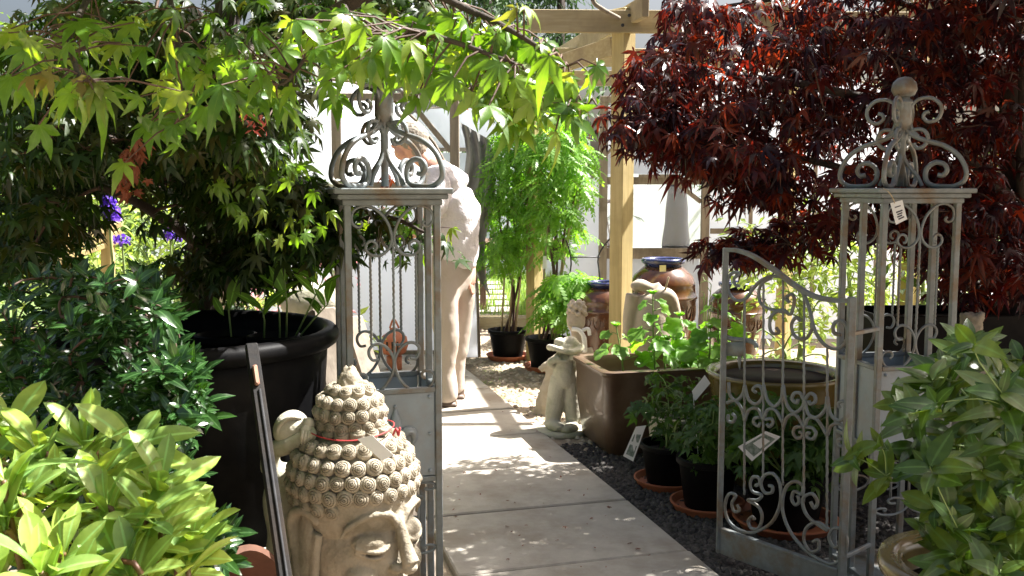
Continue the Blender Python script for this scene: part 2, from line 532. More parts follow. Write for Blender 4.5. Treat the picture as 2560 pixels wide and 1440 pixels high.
M['timber'] = surf('treated_timber', (.42, .32, .13), (.55, .44, .21), 7, .75, .35, .004, stretch=(6, 6, .35), stain=(.36, .28, .12), stain_scale=2)
M['timber_h'] = surf('treated_timber_beam', (.34, .27, .14), (.46, .38, .23), 7, .75, .35, .004, stretch=(.5, 6, 6), stain=(.28, .22, .13), stain_scale=2)
M['timber_grey'] = surf('weathered_timber', (.22, .18, .14), (.33, .28, .22), 8, .85, .5, .005, stretch=(5, 5, .4), stain=(.15, .12, .09), stain_scale=3)
M['timber_brown'] = surf('brown_timber', (.10, .055, .035), (.17, .10, .06), 8, .8, .4, .005, stretch=(5, 5, .5))
M['cane'] = surf('bamboo_cane', (.38, .29, .17), (.5, .4, .24), 20, .6, .2, .003)
M['slab'] = surf('concrete_slab', (.36, .325, .275), (.47, .43, .365), 9, .9, .35, .003, stain=(.30, .255, .20), stain_scale=2.5, fine=120)
M['rope'] = surf('black_metal', (.02, .02, .022), (.04, .04, .042), 20, .5, .2, .002)
M['skin'] = surf('skin', (.52, .27, .19), (.62, .35, .26), 25, .55, .15, .002)
M['hair'] = surf('grey_hair', (.20, .17, .13), (.34, .30, .24), 60, .7, .6, .004, stretch=(1, 1, .3))
M['shirt'] = surf('pale_shirt', (.64, .60, .60), (.74, .70, .70), 7, .9, .8, .04)
M['trousers'] = surf('beige_trousers', (.42, .35, .285), (.50, .42, .35), 5, .9, .5, .02)
M['shoe'] = surf('brown_shoe', (.08, .05, .035), (.13, .085, .06), 10, .5, .2, .004)
M['tag_white'] = surf('white_card', (.72, .72, .70), (.80, .80, .78), 10, .5, .05, .001)
M['tag_yellow'] = surf('yellow_card', (.75, .68, .3), (.8, .74, .38), 10, .5, .05, .001)
M['ink'] = surf('printed_ink', (.03, .03, .035), (.08, .08, .09), 20, .6, 0, .001)
M['photo_ink'] = surf('printed_photo', (.05, .10, .06), (.35, .40, .36), 60, .5, 0, .001)
M['redstring'] = surf('red_ribbon', (.40, .03, .035), (.48, .05, .055), 20, .6, .1, .001)
M['ground'] = surf('ground_earth', (.30, .235, .16), (.44, .36, .26), 3, .95, .8, .012, stain=(.16, .12, .08), stain_scale=.9, fine=60)
M['lawn'] = surf('lawn', (.09, .15, .04), (.18, .26, .07), 5, .95, .8, .02, fine=80)
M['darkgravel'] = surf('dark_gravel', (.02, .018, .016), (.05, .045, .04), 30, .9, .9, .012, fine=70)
def stones(name, cols):
    m, nt = new_mat(name)
    geo = nd(nt, 'ShaderNodeNewGeometry')
    rp = ramp(nt, geo.outputs['Random Per Island'], [(i / (len(cols) - 1), c) for i, c in enumerate(cols)])
    p = nd(nt, 'ShaderNodeBsdfPrincipled'); p.inputs['Roughness'].default_value = .85
    nt.links.new(rp.outputs[0], p.inputs['Base Color'])
    o = nd(nt, 'ShaderNodeOutputMaterial'); nt.links.new(p.outputs[0], o.inputs[0])
    return m
M['pebble'] = stones('gravel_stones', [(.24, .18, .12), (.42, .34, .24), (.52, .45, .35), (.33, .26, .18)])
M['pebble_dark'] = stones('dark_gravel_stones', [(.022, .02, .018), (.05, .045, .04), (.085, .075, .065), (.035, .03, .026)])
def filmmat(name, trans=.5, clear=.12):
    m, nt = new_mat(name)
    L = nt.links.new
    tc = nd(nt, 'ShaderNodeTexCoord')
    no = nd(nt, 'ShaderNodeTexNoise', i_Scale=1.6, i_Detail=3.0)
    mp = nd(nt, 'ShaderNodeMapping'); mp.inputs['Scale'].default_value = (2.2, 2.2, .5)
    mp.inputs['Rotation'].default_value = (0, .6, 0)
    L(tc.outputs['Object'], mp.inputs[0]); L(mp.outputs[0], no.inputs['Vector'])
    d = nd(nt, 'ShaderNodeBsdfPrincipled'); d.inputs['Base Color'].default_value = (.72, .74, .78, 1); d.inputs['Roughness'].default_value = .35
    bp = nd(nt, 'ShaderNodeBump', i_Strength=.5, i_Distance=.06)
    L(no.outputs['Fac'], bp.inputs['Height']); L(bp.outputs[0], d.inputs['Normal'])
    t = nd(nt, 'ShaderNodeBsdfTranslucent'); t.inputs[0].default_value = (.80, .82, .86, 1)
    a = nd(nt, 'ShaderNodeMixShader'); a.inputs[0].default_value = trans
    L(d.outputs[0], a.inputs[1]); L(t.outputs[0], a.inputs[2])
    tr = nd(nt, 'ShaderNodeBsdfTransparent')
    b = nd(nt, 'ShaderNodeMixShader'); b.inputs[0].default_value = clear
    L(a.outputs[0], b.inputs[1]); L(tr.outputs[0], b.inputs[2])
    o = nd(nt, 'ShaderNodeOutputMaterial'); L(b.outputs[0], o.inputs[0])
    return m
M['film'] = filmmat('tunnel_film', .6, .05)
M['panel'] = filmmat('door_panel_film', .3, .78)

TH = .27                                             # the garden's axis is turned from the view
E1 = Vector((math.cos(TH), math.sin(TH), 0)); E2 = Vector((-math.sin(TH), math.cos(TH), 0))

#=====================================================================  THE SETTING
def sheet(name, x0, x1, y0, y1, z, mat, nx=2, ny=2, amp=0):
    mb = MB()
    for j in range(ny + 1):
        for i in range(nx + 1):
            x = x0 + (x1 - x0) * i / nx; y = y0 + (y1 - y0) * j / ny
            mb.v.append(Vector((x, y, z + amp * math.sin(x * 2.1 + y) * math.cos(y * 1.7))))
    for j in range(ny):
        for i in range(nx):
            a = j * (nx + 1) + i
            mb.f.append((a, a + 1, a + nx + 2, a + nx + 1))
    return tag(mb.build(name, mat), kind='structure')
sheet('ground', -150, 150, -40, 300, 0, M['ground'])
lw = MB()
lw.v = [Vector(p) for p in ((-40, 9.75, .012), (.42, 9.75, .012), (.42, 17.2, .012), (-40, 17.2, .012), (40, 17.2, .012), (40, 60, .012), (.42, 60, .012), (-40, 60, .012))]
lw.f = [(0, 1, 2, 3), (3, 2, 6, 7), (2, 4, 5, 6)]
tag(lw.build('lawn', M['lawn']), kind='structure')
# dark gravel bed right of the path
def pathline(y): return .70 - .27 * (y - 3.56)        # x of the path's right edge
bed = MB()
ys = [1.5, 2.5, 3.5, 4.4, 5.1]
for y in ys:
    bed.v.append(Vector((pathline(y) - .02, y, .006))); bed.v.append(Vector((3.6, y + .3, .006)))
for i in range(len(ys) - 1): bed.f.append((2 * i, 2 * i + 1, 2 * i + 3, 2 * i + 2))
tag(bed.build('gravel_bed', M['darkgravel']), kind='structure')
# path slabs
pa = MB()
base = G(1570, 1265)
for j in range(-5, 8):
    for i in (0,):
        c = base + E2 * (.625 * (j + .5)) - E1 * (.92 * .5)
        zt = .03 + rnd.uniform(-.004, .004)
        tl = Matrix.Rotation(rnd.uniform(-.006, .006), 4, 'X') @ Matrix.Rotation(rnd.uniform(-.006, .006), 4, 'Y')
        m = MB().box((0, 0, 0), (.91, .612, .045), 0, .006)
        pa.add(m.v, m.f, Matrix.Translation((c.x, c.y, zt - .0225)) @ Matrix.Rotation(TH + rnd.uniform(-.006, .006), 4, 'Z') @ tl)
tag(pa.build('path', M['slab'], smooth=False), kind='structure')
st = MB()
for k in range(7):
    c = G(1225 - k * 3, 800 - k * 17)
    c = Vector((-.28 - .03 * k, 10.3 + .62 * k, .02))
    st.box(c, (.62, .42, .04), TH * .3, .006)
tag(st.build('stepping_path', M['slab'], smooth=False), kind='structure')
# loose stones, as stuff
def scatter_stones(name, pts, smin, smax, mat, label):
    V = [(-.5, -.4, 0), (.5, -.5, .02), (.6, .35, 0), (-.35, .5, .01), (-.25, -.2, .38), (.3, -.22, .32), (.28, .2, .36), (-.2, .24, .3)]
    Fc = [(0, 1, 5, 4), (1, 2, 6, 5), (2, 3, 7, 6), (3, 0, 4, 7), (4, 5, 6, 7)]
    n = len(pts); a = rng.uniform(0, 6.28, n)
    tip = np.stack([np.cos(a), np.sin(a), rng.normal(0, .15, n)], 1)
    nr = np.stack([rng.normal(0, .2, n), rng.normal(0, .2, n), np.ones(n)], 1)
    o = plant_leaves(name, [(V, Fc)], [tuple(p) for p in pts], tip, nr, rng.uniform(smin, smax, n), mat)
    return tag(o, label, 'gravel', kind='stuff')
pts = []
for _ in range(9000):
    y = rnd.uniform(4.9, 9.6); x = rnd.uniform(-1.8, 1.6)
    e = pathline(y)
    if e - 1.25 < x < e + .0 : continue
    if y > 7.9 or x > e: pts.append((x, y, .0))
scatter_stones('tan_gravel', pts, .012, .038, M['pebble'], 'sunlit tan gravel and earth beside the slab path')
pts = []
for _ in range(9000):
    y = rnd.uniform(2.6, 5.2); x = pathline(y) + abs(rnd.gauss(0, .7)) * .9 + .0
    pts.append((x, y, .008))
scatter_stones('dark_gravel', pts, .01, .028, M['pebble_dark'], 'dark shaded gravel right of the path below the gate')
# grass
gp = []
for _ in range(15000):
    y = 9.75 + abs(rnd.gauss(0, 3.2)); x = rnd.uniform(-2.2, 1.6)
    if -.75 < x < .1 and ((y - 10.3 + .21) % .62) < .42 and y > 10: 
        if abs(x + .28 + .05 * (y - 10.3)) < .3: continue
    gp.append((x, y, .01))
n = len(gp); a = rng.uniform(0, 6.28, n)
tag(plant_leaves('grass', [T_oval(.05, 2, .1, .5)], gp, np.stack([np.cos(a) * .5, np.sin(a) * .5, np.ones(n)], 1), np.stack([np.cos(a), np.sin(a), .1 * np.ones(n)], 1), rng.uniform(.05, .14, n), M['grass']), 'rough sunlit grass beyond the low timber edging', 'grass', kind='stuff')
lt0 = []
for _ in range(190):
    v_ = rnd.random() ** .7; j_ = rnd.uniform(-3, 7)
    c = base + E2 * (.625 * j_) - E1 * (.90 * (v_ if rnd.random() < .5 else 1 - v_))
    lt0.append((c.x, c.y, .036))
n = len(lt0); a = rng.uniform(0, 6.28, n)
tag(plant_leaves('leaf_litter', [T_oval(.25, 2, .3, -.3), T_maple(5, .12, 110, .3, .1, False, 4)], lt0, np.stack([np.cos(a), np.sin(a), .05 * np.ones(n)], 1), np.stack([rng.normal(0, .2, n), rng.normal(0, .2, n), np.ones(n)], 1), rng.uniform(.006, .022, n), M['brown_leaf']), 'small dry leaf bits fallen on the path slabs', 'leaf litter', kind='stuff')
wd = []
for _ in range(260):
    c = G(rnd.uniform(1180, 1350), rnd.uniform(940, 1040)); 
    if c.x < pathline(c.y) + .03: continue
    wd.append((c.x, c.y, .0))
for cx, cy in ((1262, 996), (1230, 930), (1210, 960)):
    g0 = G(cx, cy)
    for _ in range(60): wd.append((g0.x + rnd.gauss(0, .05), g0.y + rnd.gauss(0, .05), 0))
n = len(wd); a = rng.uniform(0, 6.28, n)
tag(plant_leaves('weeds', [T_oval(.08, 2, .1, .5)], wd, np.stack([np.cos(a), np.sin(a), .6 * np.ones(n)], 1), np.stack([-np.cos(a), -np.sin(a), np.ones(n)], 1), rng.uniform(.02, .05, n), M['grass']), 'small grass weeds in the gravel beside the path', 'weeds', kind='stuff')

#=====================================================================  GATE PILLARS
CU = .000503
top_scroll = [(-190, 228), (-178, 245), (-195, 262), (-222, 255), (-240, 225), (-235, 180), (-205, 150), (-150, 138), (-90, 165), (-40, 220), (-12, 290), (-8, 350), (-30, 400), (-75, 432), (-125, 430), (-158, 400), (-155, 362), (-125, 345), (-98, 365), (-100, 395), (-118, 402)]
low_scroll = [(-95, 1060), (-130, 1062), (-150, 1030), (-148, 995), (-120, 968), (-80, 968), (-35, 1000), (-4, 1065), (-10, 1140), (-50, 1215), (-110, 1262), (-180, 1262), (-228, 1225), (-240, 1175), (-215, 1145), (-175, 1148), (-165, 1175), (-185, 1192)]
crown_main = [(15, 470), (75, 410), (175, 365), (315, 320), (425, 240), (482, 130), (475, 50), (405, 4), (300, 2), (228, 14), (190, 60), (195, 140), (255, 188), (320, 175), (345, 130), (320, 88), (280, 92)]
crown_up = [(120, 400), (80, 440), (55, 510), (50, 590), (75, 660), (135, 695), (215, 690), (275, 640), (285, 580), (255, 525), (195, 510), (155, 540), (160, 575), (195, 590)]
crown_in = [(108, 400), (112, 372), (140, 352), (178, 362), (215, 400), (225, 440), (200, 500), (140, 525), (60, 500), (14, 420), (8, 340), (40, 230), (100, 150), (150, 90), (180, 30), (190, 6)]
def pillar(label, FL, th, group):
    W = .265
    e1 = Vector((math.cos(th), math.sin(th), 0)); e2 = Vector((-math.sin(th), math.cos(th), 0))
    FL = Vector((FL[0], FL[1], 0))
    C0 = FL + e1 * W / 2 + e2 * W / 2
    t = thing('gate_pillar', label, 'gate pillar', C0, group)
    def q(u, v, z): return C0 + e1 * u + e2 * v + Vector((0, 0, z))
    h = W / 2
    for (u, v) in ((-h, -h), (h, -h), (-h, h), (h, h), (-h, 0), (h, 0)):
        MB().box(q(u, v, .71), (.02, .02, 1.36), th, .002).build('post', M['iron'], t, smooth=False)
    capm = MB()
    capm.box(q(0, 0, 1.4115), (W + .085, W + .085, .017), th, .003)
    capm.box(q(0, 0, 1.395), (W + .06, W + .06, .016), th, .003)
    capm.box(q(0, 0, 1.378), (W + .03, W + .03, .019), th, .003)
    capm.build('cap', M['iron'], t, smooth=False)
    bs = MB().box(q(0, 0, .025), (W + .05, W + .05, .03), th, .004); bs.build('base_plate', M['iron'], t, smooth=False)
    # rails round the sheet panel
    rl = MB()
    for z in (.812, .535, .06):
        for sgn in (-1, 1):
            rl.box(q(0, sgn * (h + .001), z), (W - .021, .018, .016), th, .002)
            rl.box(q(sgn * (h + .001), 0, z), (.018, W - .021, .016), th, .002)
    rl.build('rail', M['iron'], t, smooth=False)
    def mapf(v0, zt, zs):
        return lambda x, y: q(x * CU * 1.0, v0, zt - (y - 130) * CU * zs)
    for v0, front in ((-h, 1), (h, 0)):
        sc = MB(); f = mapf(v0, 1.372, .985)
        for sg in (-1, 1):
            for tr in (top_scroll, low_scroll):
                sc.tube(catmull([f(x * sg, y) for x, y in tr], 5), .0048, 6)
        sc.build('scroll_panel', M['iron'], t)
        for x in (-135, 0, 135):
            xx = x
            mb = MB()
            y0 = 432 if x else 345; y1 = 968 if x else 1075
            ptsb = []
            for k in range(60):
                yy = y0 + (y1 - y0) * k / 59
                ptsb.append(f(xx, yy) + e1 * .0009 * math.sin(k * 2.1) + e2 * .0009 * math.cos(k * 2.1))
            mb.tube(ptsb, .0042, 6); mb.build('bar', M['iron'], t)
        # lower open panel
        sc = MB(); f2 = mapf(v0, .525, .395)
        for sg in (-1, 1):
            for tr in (top_scroll, low_scroll):
                sc.tube(catmull([f2(x * sg, y) for x, y in tr], 5), .0045, 6)
        for x in (-135, 0, 135): sc.tube([f2(x, 432 if x else 345), f2(x, 968 if x else 1075)], .0042, 6)
        sc.build('lower_scroll_panel', M['iron'], t)
        sh = MB().box(q(0, v0 - (.0 if front else 0), .674), (W - .024, .004, .258), th, .001)
        so_ = sh.build('sheet_panel', M['iron_sheet'], t, smooth=False)
        if front:
            rv = MB()
            for (u, z) in ((-.105, .79), (.105, .79), (-.105, .56), (.105, .56), (.105, .675), (-.105, .675), (0, .765)):
                rv.ell(q(u, v0 - .004, z), (.0065, .0065, .0065), 10, 6)
            rv.build('rivet', M['iron_sheet'], so_)
            fl = MB()
            Rz = Matrix.Rotation(th, 3, 'Z')
            fl.lathe([(.0005, .0), (.013, .02), (.021, .045), (.017, .08), (.007, .105), (.0005, .122)], 14, q(0, v0 - .006, .643), Matrix.Rotation(th, 4, 'Z') @ Matrix.Diagonal((1, .8, 1, 1)))
            for sg in (-1, 1):
                pp = catmull([q(sg * a, v0 - .006, z) for a, z in ((.004, .615), (.012, .655), (.028, .685), (.048, .688), (.058, .668), (.052, .648))], 5)
                fl.tube(pp, [.005 + .010 * math.sin(math.pi * min(1, i / (len(pp) - 1) * .9 + .1)) for i in range(len(pp))], 8)
                pp = catmull([q(sg * a, v0 - .006, z) for a, z in ((.002, .625), (.012, .60), (.024, .597), (.03, .608))], 4)
                fl.tube(pp, .005, 8)
            fl.box(q(0, v0 - .008, .632), (.042, .008, .012), th, .002)
            fl.build('fleur_de_lis', M['iron_sheet'], so_)
    for sgn in (-1, 1):
        MB().box(q(sgn * h, 0, .674), (.004, W - .024, .258), th, .001).build('side_sheet', M['iron_sheet'], t, smooth=False)
    # crown of scrolls, one on each diagonal
    zc = 1.425
    for k in range(4):
        a = th + math.pi / 4 + k * math.pi / 2
        d = Vector((math.cos(a), math.sin(a), 0))
        o = Vector((C0.x, C0.y, zc))
        sc = MB()
        for tr, s_, r in ((crown_main, .00043, .0085), (crown_up, .00043, .0065), (crown_in, .000372, .0068)):
            sc.tube(catmull([o + d * (r_ * s_) + Vector((0, 0, h_ * s_)) for r_, h_ in tr], 6), r, 8)
        sc.build('crown_scroll', M['iron'], t)
    hb = MB()
    hb.lathe([(.012, .0), (.012, .19), (.024, .2), (.03, .215), (.028, .28), (.034, .285), (.034, .29), (.020, .30), (.020, .305)], 20, (C0.x, C0.y, zc))
    hb.build('hub', M['iron'], t)
    MB().lathe([(.012, 0), (.034, .008), (.043, .028), (.038, .052), (.022, .068), (.0005, .073)], 20, (C0.x, C0.y, zc + .303)).build('finial', M['iron'], t)
    return t, q
FLl = P(866, 600, 2.80)
pl, ql = pillar('grey scrollwork gate pillar behind the curly haired stone head', (FLl.x + .004, 2.80), .29, 'ornate metal gate pillars')
FLr = P(2208, 600, 3.2)
pr, qr = pillar('grey scrollwork gate pillar under the red maple, price tag on its cap', (FLr.x, 3.2), .155, 'ornate metal gate pillars')

#=====================================================================  OPEN GATE LEAF
GA = Vector((.775, 3.48, 0)); GB = Vector((1.082, 3.09, 0))
gn = (GB - GA).cross(Vector((0, 0, 1))).normalized()
def gpt(cx, cy):
    d = ray(1750 + cx / 1.674, 580 + cy / 1.674); o = Vector((0, 0, CAMH))
    return o + d * ((GA - o).dot(gn) / d.dot(gn))
gate = thing('garden_gate', 'open grey wrought iron gate leaf with curved top rail and scrolls', 'gate', (GB.x, GB.y, 0))
fr = MB()
la = gpt(108, 75); ra = gpt(636, 285)
def flat(p, z): return Vector((p.x, p.y, z))
rail = catmull([gpt(x, y) for x, y in ((108, 75), (160, 78), (230, 105), (320, 165), (400, 225), (470, 265), (550, 285), (636, 287))], 6)
fr.beam(flat(la, .06), flat(la, la.z + .008), .02, .02, .002)
fr.beam(flat(ra, .04), flat(ra, ra.z + .01), .024, .024, .002)
for i in range(len(rail) - 1): fr.beam(rail[i], rail[i + 1], .02, .014, 0)
fr.build('frame', M['iron'], gate, smooth=False)
kp = MB(); a0 = gpt(100, 1238); b0 = gpt(626, 1440)
zt = (a0.z + b0.z) / 2
kp.beam(flat(la, zt / 2 + .03) + (GB - GA).normalized() * .0105, flat(ra, zt / 2 + .03) - (GB - GA).normalized() * .0125, .012, zt - .06, .002)
kp.beam(flat(la, zt) + (GB - GA).normalized() * .0105, flat(ra, zt) - (GB - GA).normalized() * .0125, .02, .012, .002)
kp.build('kick_plate', M['iron'], gate, smooth=False)
for (x, y0, y1) in ((187, 285, 1100), (266, 205, 1030), (348, 195, 1060), (436, 270, 1130), (533, 480, 1250)):
    n_ = 60; mb = MB()
    top = gpt(x, y0); bot = gpt(x - 2, y1)
    mb.tube([top.lerp(bot, k / n_) + gn * .0009 * math.sin(k * 2) + (GB - GA).normalized() * .0009 * math.cos(k * 2) for k in range(n_ + 1)], .0042, 6)
    mb.build('bar', M['iron'], gate)
S = [
 [(165, 225), (148, 222), (143, 195), (165, 175), (140, 170), (118, 195), (120, 250), (150, 285), (190, 280), (220, 240), (260, 200), (310, 185), (370, 200), (430, 255), (460, 330), (480, 410), (520, 470), (570, 490), (610, 460), (615, 400), (590, 370), (560, 385), (560, 420), (590, 430)],
 [(420, 372), (402, 358), (385, 380), (385, 410), (402, 440), (440, 448), (465, 415), (468, 380)],
 [(355, 335), (300, 325), (255, 300), (246, 250), (262, 212), (300, 192)],
 [(318, 400), (330, 420), (305, 425), (292, 395), (300, 350), (345, 325), (378, 345), (395, 290), (385, 262), (360, 275), (375, 295)],
 [(120, 630), (125, 680), (150, 705), (178, 680), (187, 640)],
 [(187, 640), (203, 700), (235, 720), (262, 690), (255, 650), (235, 645), (222, 660), (235, 672)],
 [(266, 640), (280, 700), (310, 730), (340, 700), (346, 650)],
 [(348, 640), (362, 720), (395, 755), (430, 730), (436, 690)], [(432, 700), (420, 675), (395, 675), (385, 700), (405, 715), (410, 700)],
 [(437, 690), (452, 760), (490, 775), (525, 740), (532, 690)], [(440, 700), (460, 676), (480, 685), (482, 710), (462, 720), (455, 705)],
 [(533, 690), (545, 760), (580, 790), (612, 770), (618, 730), (600, 708), (580, 718), (585, 738)],
 [(112, 715), (145, 705), (175, 740), (187, 790)], [(118, 765), (118, 790), (138, 795), (147, 775), (135, 760)],
 [(187, 790), (205, 745), (240, 740), (264, 785)], [(250, 775), (228, 780), (225, 800), (245, 812), (252, 798)],
 [(266, 790), (282, 745), (315, 745), (347, 800)], [(275, 785), (300, 782), (305, 800), (290, 815), (280, 802)],
 [(348, 820), (365, 775), (400, 765), (436, 820)], [(425, 815), (400, 818), (390, 840), (405, 862), (425, 858), (428, 840), (415, 838)],
 [(437, 820), (452, 780), (490, 785), (530, 850)], [(445, 818), (470, 820), (485, 842), (472, 865), (450, 860), (448, 842), (460, 842)],
 [(533, 850), (550, 810), (590, 805), (614, 850), (608, 890), (585, 895), (578, 872), (592, 866)],
 [(155, 1140), (165, 1165), (142, 1168), (133, 1135), (150, 1102), (120, 1098), (104, 1150), (120, 1210), (170, 1250), (230, 1255), (300, 1215), (335, 1140), (335, 1060), (310, 1015), (275, 1015), (255, 1050), (270, 1090), (300, 1090), (303, 1066), (288, 1062)],
 [(232, 1062), (250, 1052), (245, 1028), (222, 1026), (210, 1055), (222, 1088), (258, 1100), (240, 1122), (200, 1122), (245, 1150), (260, 1195), (245, 1240), (215, 1240), (202, 1212), (218, 1192), (230, 1205)],
 [(408, 1102), (415, 1128), (400, 1142), (384, 1118), (395, 1085), (425, 1098), (428, 1060), (390, 1045), (355, 1080), (345, 1160), (370, 1240), (420, 1310), (480, 1360), (550, 1390), (600, 1360), (615, 1300), (600, 1250), (560, 1240), (540, 1280), (560, 1320), (585, 1310), (578, 1292)],
 [(462, 1128), (478, 1155), (492, 1130), (470, 1096), (435, 1110), (432, 1150), (460, 1200), (533, 1250)],
 [(540, 1245), (490, 1215), (445, 1240), (435, 1290), (460, 1335), (495, 1330), (495, 1290), (472, 1298)]]
for tr in S:
    MB().tube(catmull([gpt(x, y) for x, y in tr], 5), .0062, 6).build('scroll', M['iron'], gate)
lt = MB()
lt.tube(catmull([gpt(x, y) - gn * .012 for x, y in ((82, 436), (130, 450), (190, 455), (222, 468), (228, 486))], 4), .009, 8)
lt.tube([gpt(150, 462) - gn * .02, gpt(150, 540) - gn * .02, gpt(151, 580) - gn * .02], [.008, .007, .002], 8)
lt.beam(gpt(104, 490) - gn * .004, gpt(182, 490) - gn * .004, .006, .05, .002)
lt.build('latch', M['iron'], gate)
for z in (.95, .2):
    hg = MB()
    hg.beam(flat(ra, z), Vector((FLr.x, 3.2, z)), .012, .014, .002)
    hg.build('hinge', M['iron'], gate, smooth=False)

def card(name, label, corners, mat, group=None, th=.0015, hole=True):
    """a thin plastic label from four corner points (tl, tr, br, bl)"""
    c = [Vector(p) for p in corners]
    nrm = (c[1] - c[0]).cross(c[3] - c[0]).normalized() * th
    ctr = sum(c, Vector()) / 4
    t = thing(name, label, 'label', ctr, group)
    mb = MB()
    mb.add([p for p in c] + [p + nrm for p in c], [(0, 1, 2, 3), (7, 6, 5, 4), (0, 4, 5, 1), (1, 5, 6, 2), (2, 6, 7, 3), (3, 7, 4, 0)])
    mb.build('card', mat, t, smooth=False)
    if nrm.y > 0: nrm = -nrm; sh = nrm * .4
    else: sh = nrm * 1.4
    return t, c, sh
def onc(c, u, v, sh):
    return c[0].lerp(c[1], u).lerp(c[3].lerp(c[2], u), v) + sh
def patch(t, c, sh, u0, v0, u1, v1, mat, name='print'):
    MB().add([onc(c, u0, v0, sh), onc(c, u1, v0, sh), onc(c, u1, v1, sh), onc(c, u0, v1, sh)], [(0, 1, 2, 3)]).build(name, mat, t, smooth=False)
# price tag on right pillar's cap
cc = [P(2226, 508, 3.12), P(2256, 500, 3.12), P(2268, 548, 3.115), P(2240, 562, 3.115)]
t, c, sh = card('price_tag', 'small white price tag strung on the right gate pillar cap', cc, M['tag_white'])
patch(t, c, sh, .25, .22, .75, .27, M['ink']); 
for k in range(4): patch(t, c, sh, .25 + .05 * (k % 2), .45 + .11 * k, .8 - .06 * (k % 3), .52 + .11 * k, M['ink'])
MB().tube(catmull([P(2208, 470, 3.15), P(2222, 480, 3.1), P(2232, 495, 3.11), P(2237, 508, 3.118)], 4), .0016, 5).build('string', M['cane'], t)

#=====================================================================  CONSTRUCTION: pergola and tunnels
pg = thing('pergola', 'new pale timber pergola with cross beams over the jars', 'pergola', (.735, 6.3, 0))
p0 = P(1552, 700, 6.3); p0.z = 0
def post(p, w_, h, name='post'):
    MB().box((p.x, p.y, h / 2), (w_, w_, h), TH + .45, .004).build(name, M['timber'], pg, smooth=False)
ZB = 2.56
post(p0, .11, ZB)
pb = Vector((P(1336, 700, 7.8).x, 7.8, 0)); post(pb, .1, ZB - .14)
p2 = p0 + Vector((1.95, .12, 0)); post(p2, .11, ZB)
p3 = pb + Vector((2.1, .2, 0)); post(p3, .1, ZB - .14)
def pbeam(a, b, w_=.045, h_=.14): MB().beam(a, b, w_, h_, .003).build('beam', M['timber_h'], pg, smooth=False)
zf = ZB - .09
pbeam(Vector((p0.x - .62, p0.y - .085, zf)), Vector((p0.x + 2.5, p0.y + .03, zf)))
pbeam(Vector((p0.x - .95, pb.y - .08, zf - .02)), Vector((p0.x + 2.6, pb.y + .1, zf - .02)))
pbeam(Vector((p0.x - 1.0, pb.y + 1.4, zf - .02)), Vector((p0.x + 2.6, pb.y + 1.5, zf - .02)))
for k, dx in enumerate((.02, .95, 1.9)):
    a = p0 + Vector((dx + .075, -.32, ZB + .02 - .06 * (k == 0))); b = p0 + Vector((dx - .48, 3.2, ZB + .02))
    pbeam(a, b, .045, .13)
for (a, b) in ((Vector((p0.x - .06, p0.y, ZB - .45)), Vector((p0.x - .62, p0.y + .2, ZB - .2))), (Vector((p0.x + .07, p0.y + .05, ZB - .5)), Vector((p0.x + .5, p0.y + .05, ZB - .17)))):
    pass
pbeam(Vector((p0.x - .055, p0.y + .1, ZB - .22)), Vector((p0.x - .75, p0.y + .9, ZB - .36)), .045, .12)
for (bx, by, bz_) in ((p0.x + .02, p0.y - .112, zf + .03), (p0.x - .02, p0.y - .112, zf - .03), (p0.x + .3, p0.y - .10, zf)):
    MB().lathe([(.011, 0), (.011, .006), (.007, .010), (.001, .011)], 10, (bx, by, bz_), Matrix.Rotation(R(90), 4, 'X')).build('bolt', M['rope'], pg)
hs = MB().tube(catmull([P(1478, -60, 6.1), P(1482, 0, 6.1), P(1505, 22, 6.12), P(1548, 46, 6.2)], 5), .014, 8)
hs.build('hook', M['timber_grey'], pg)

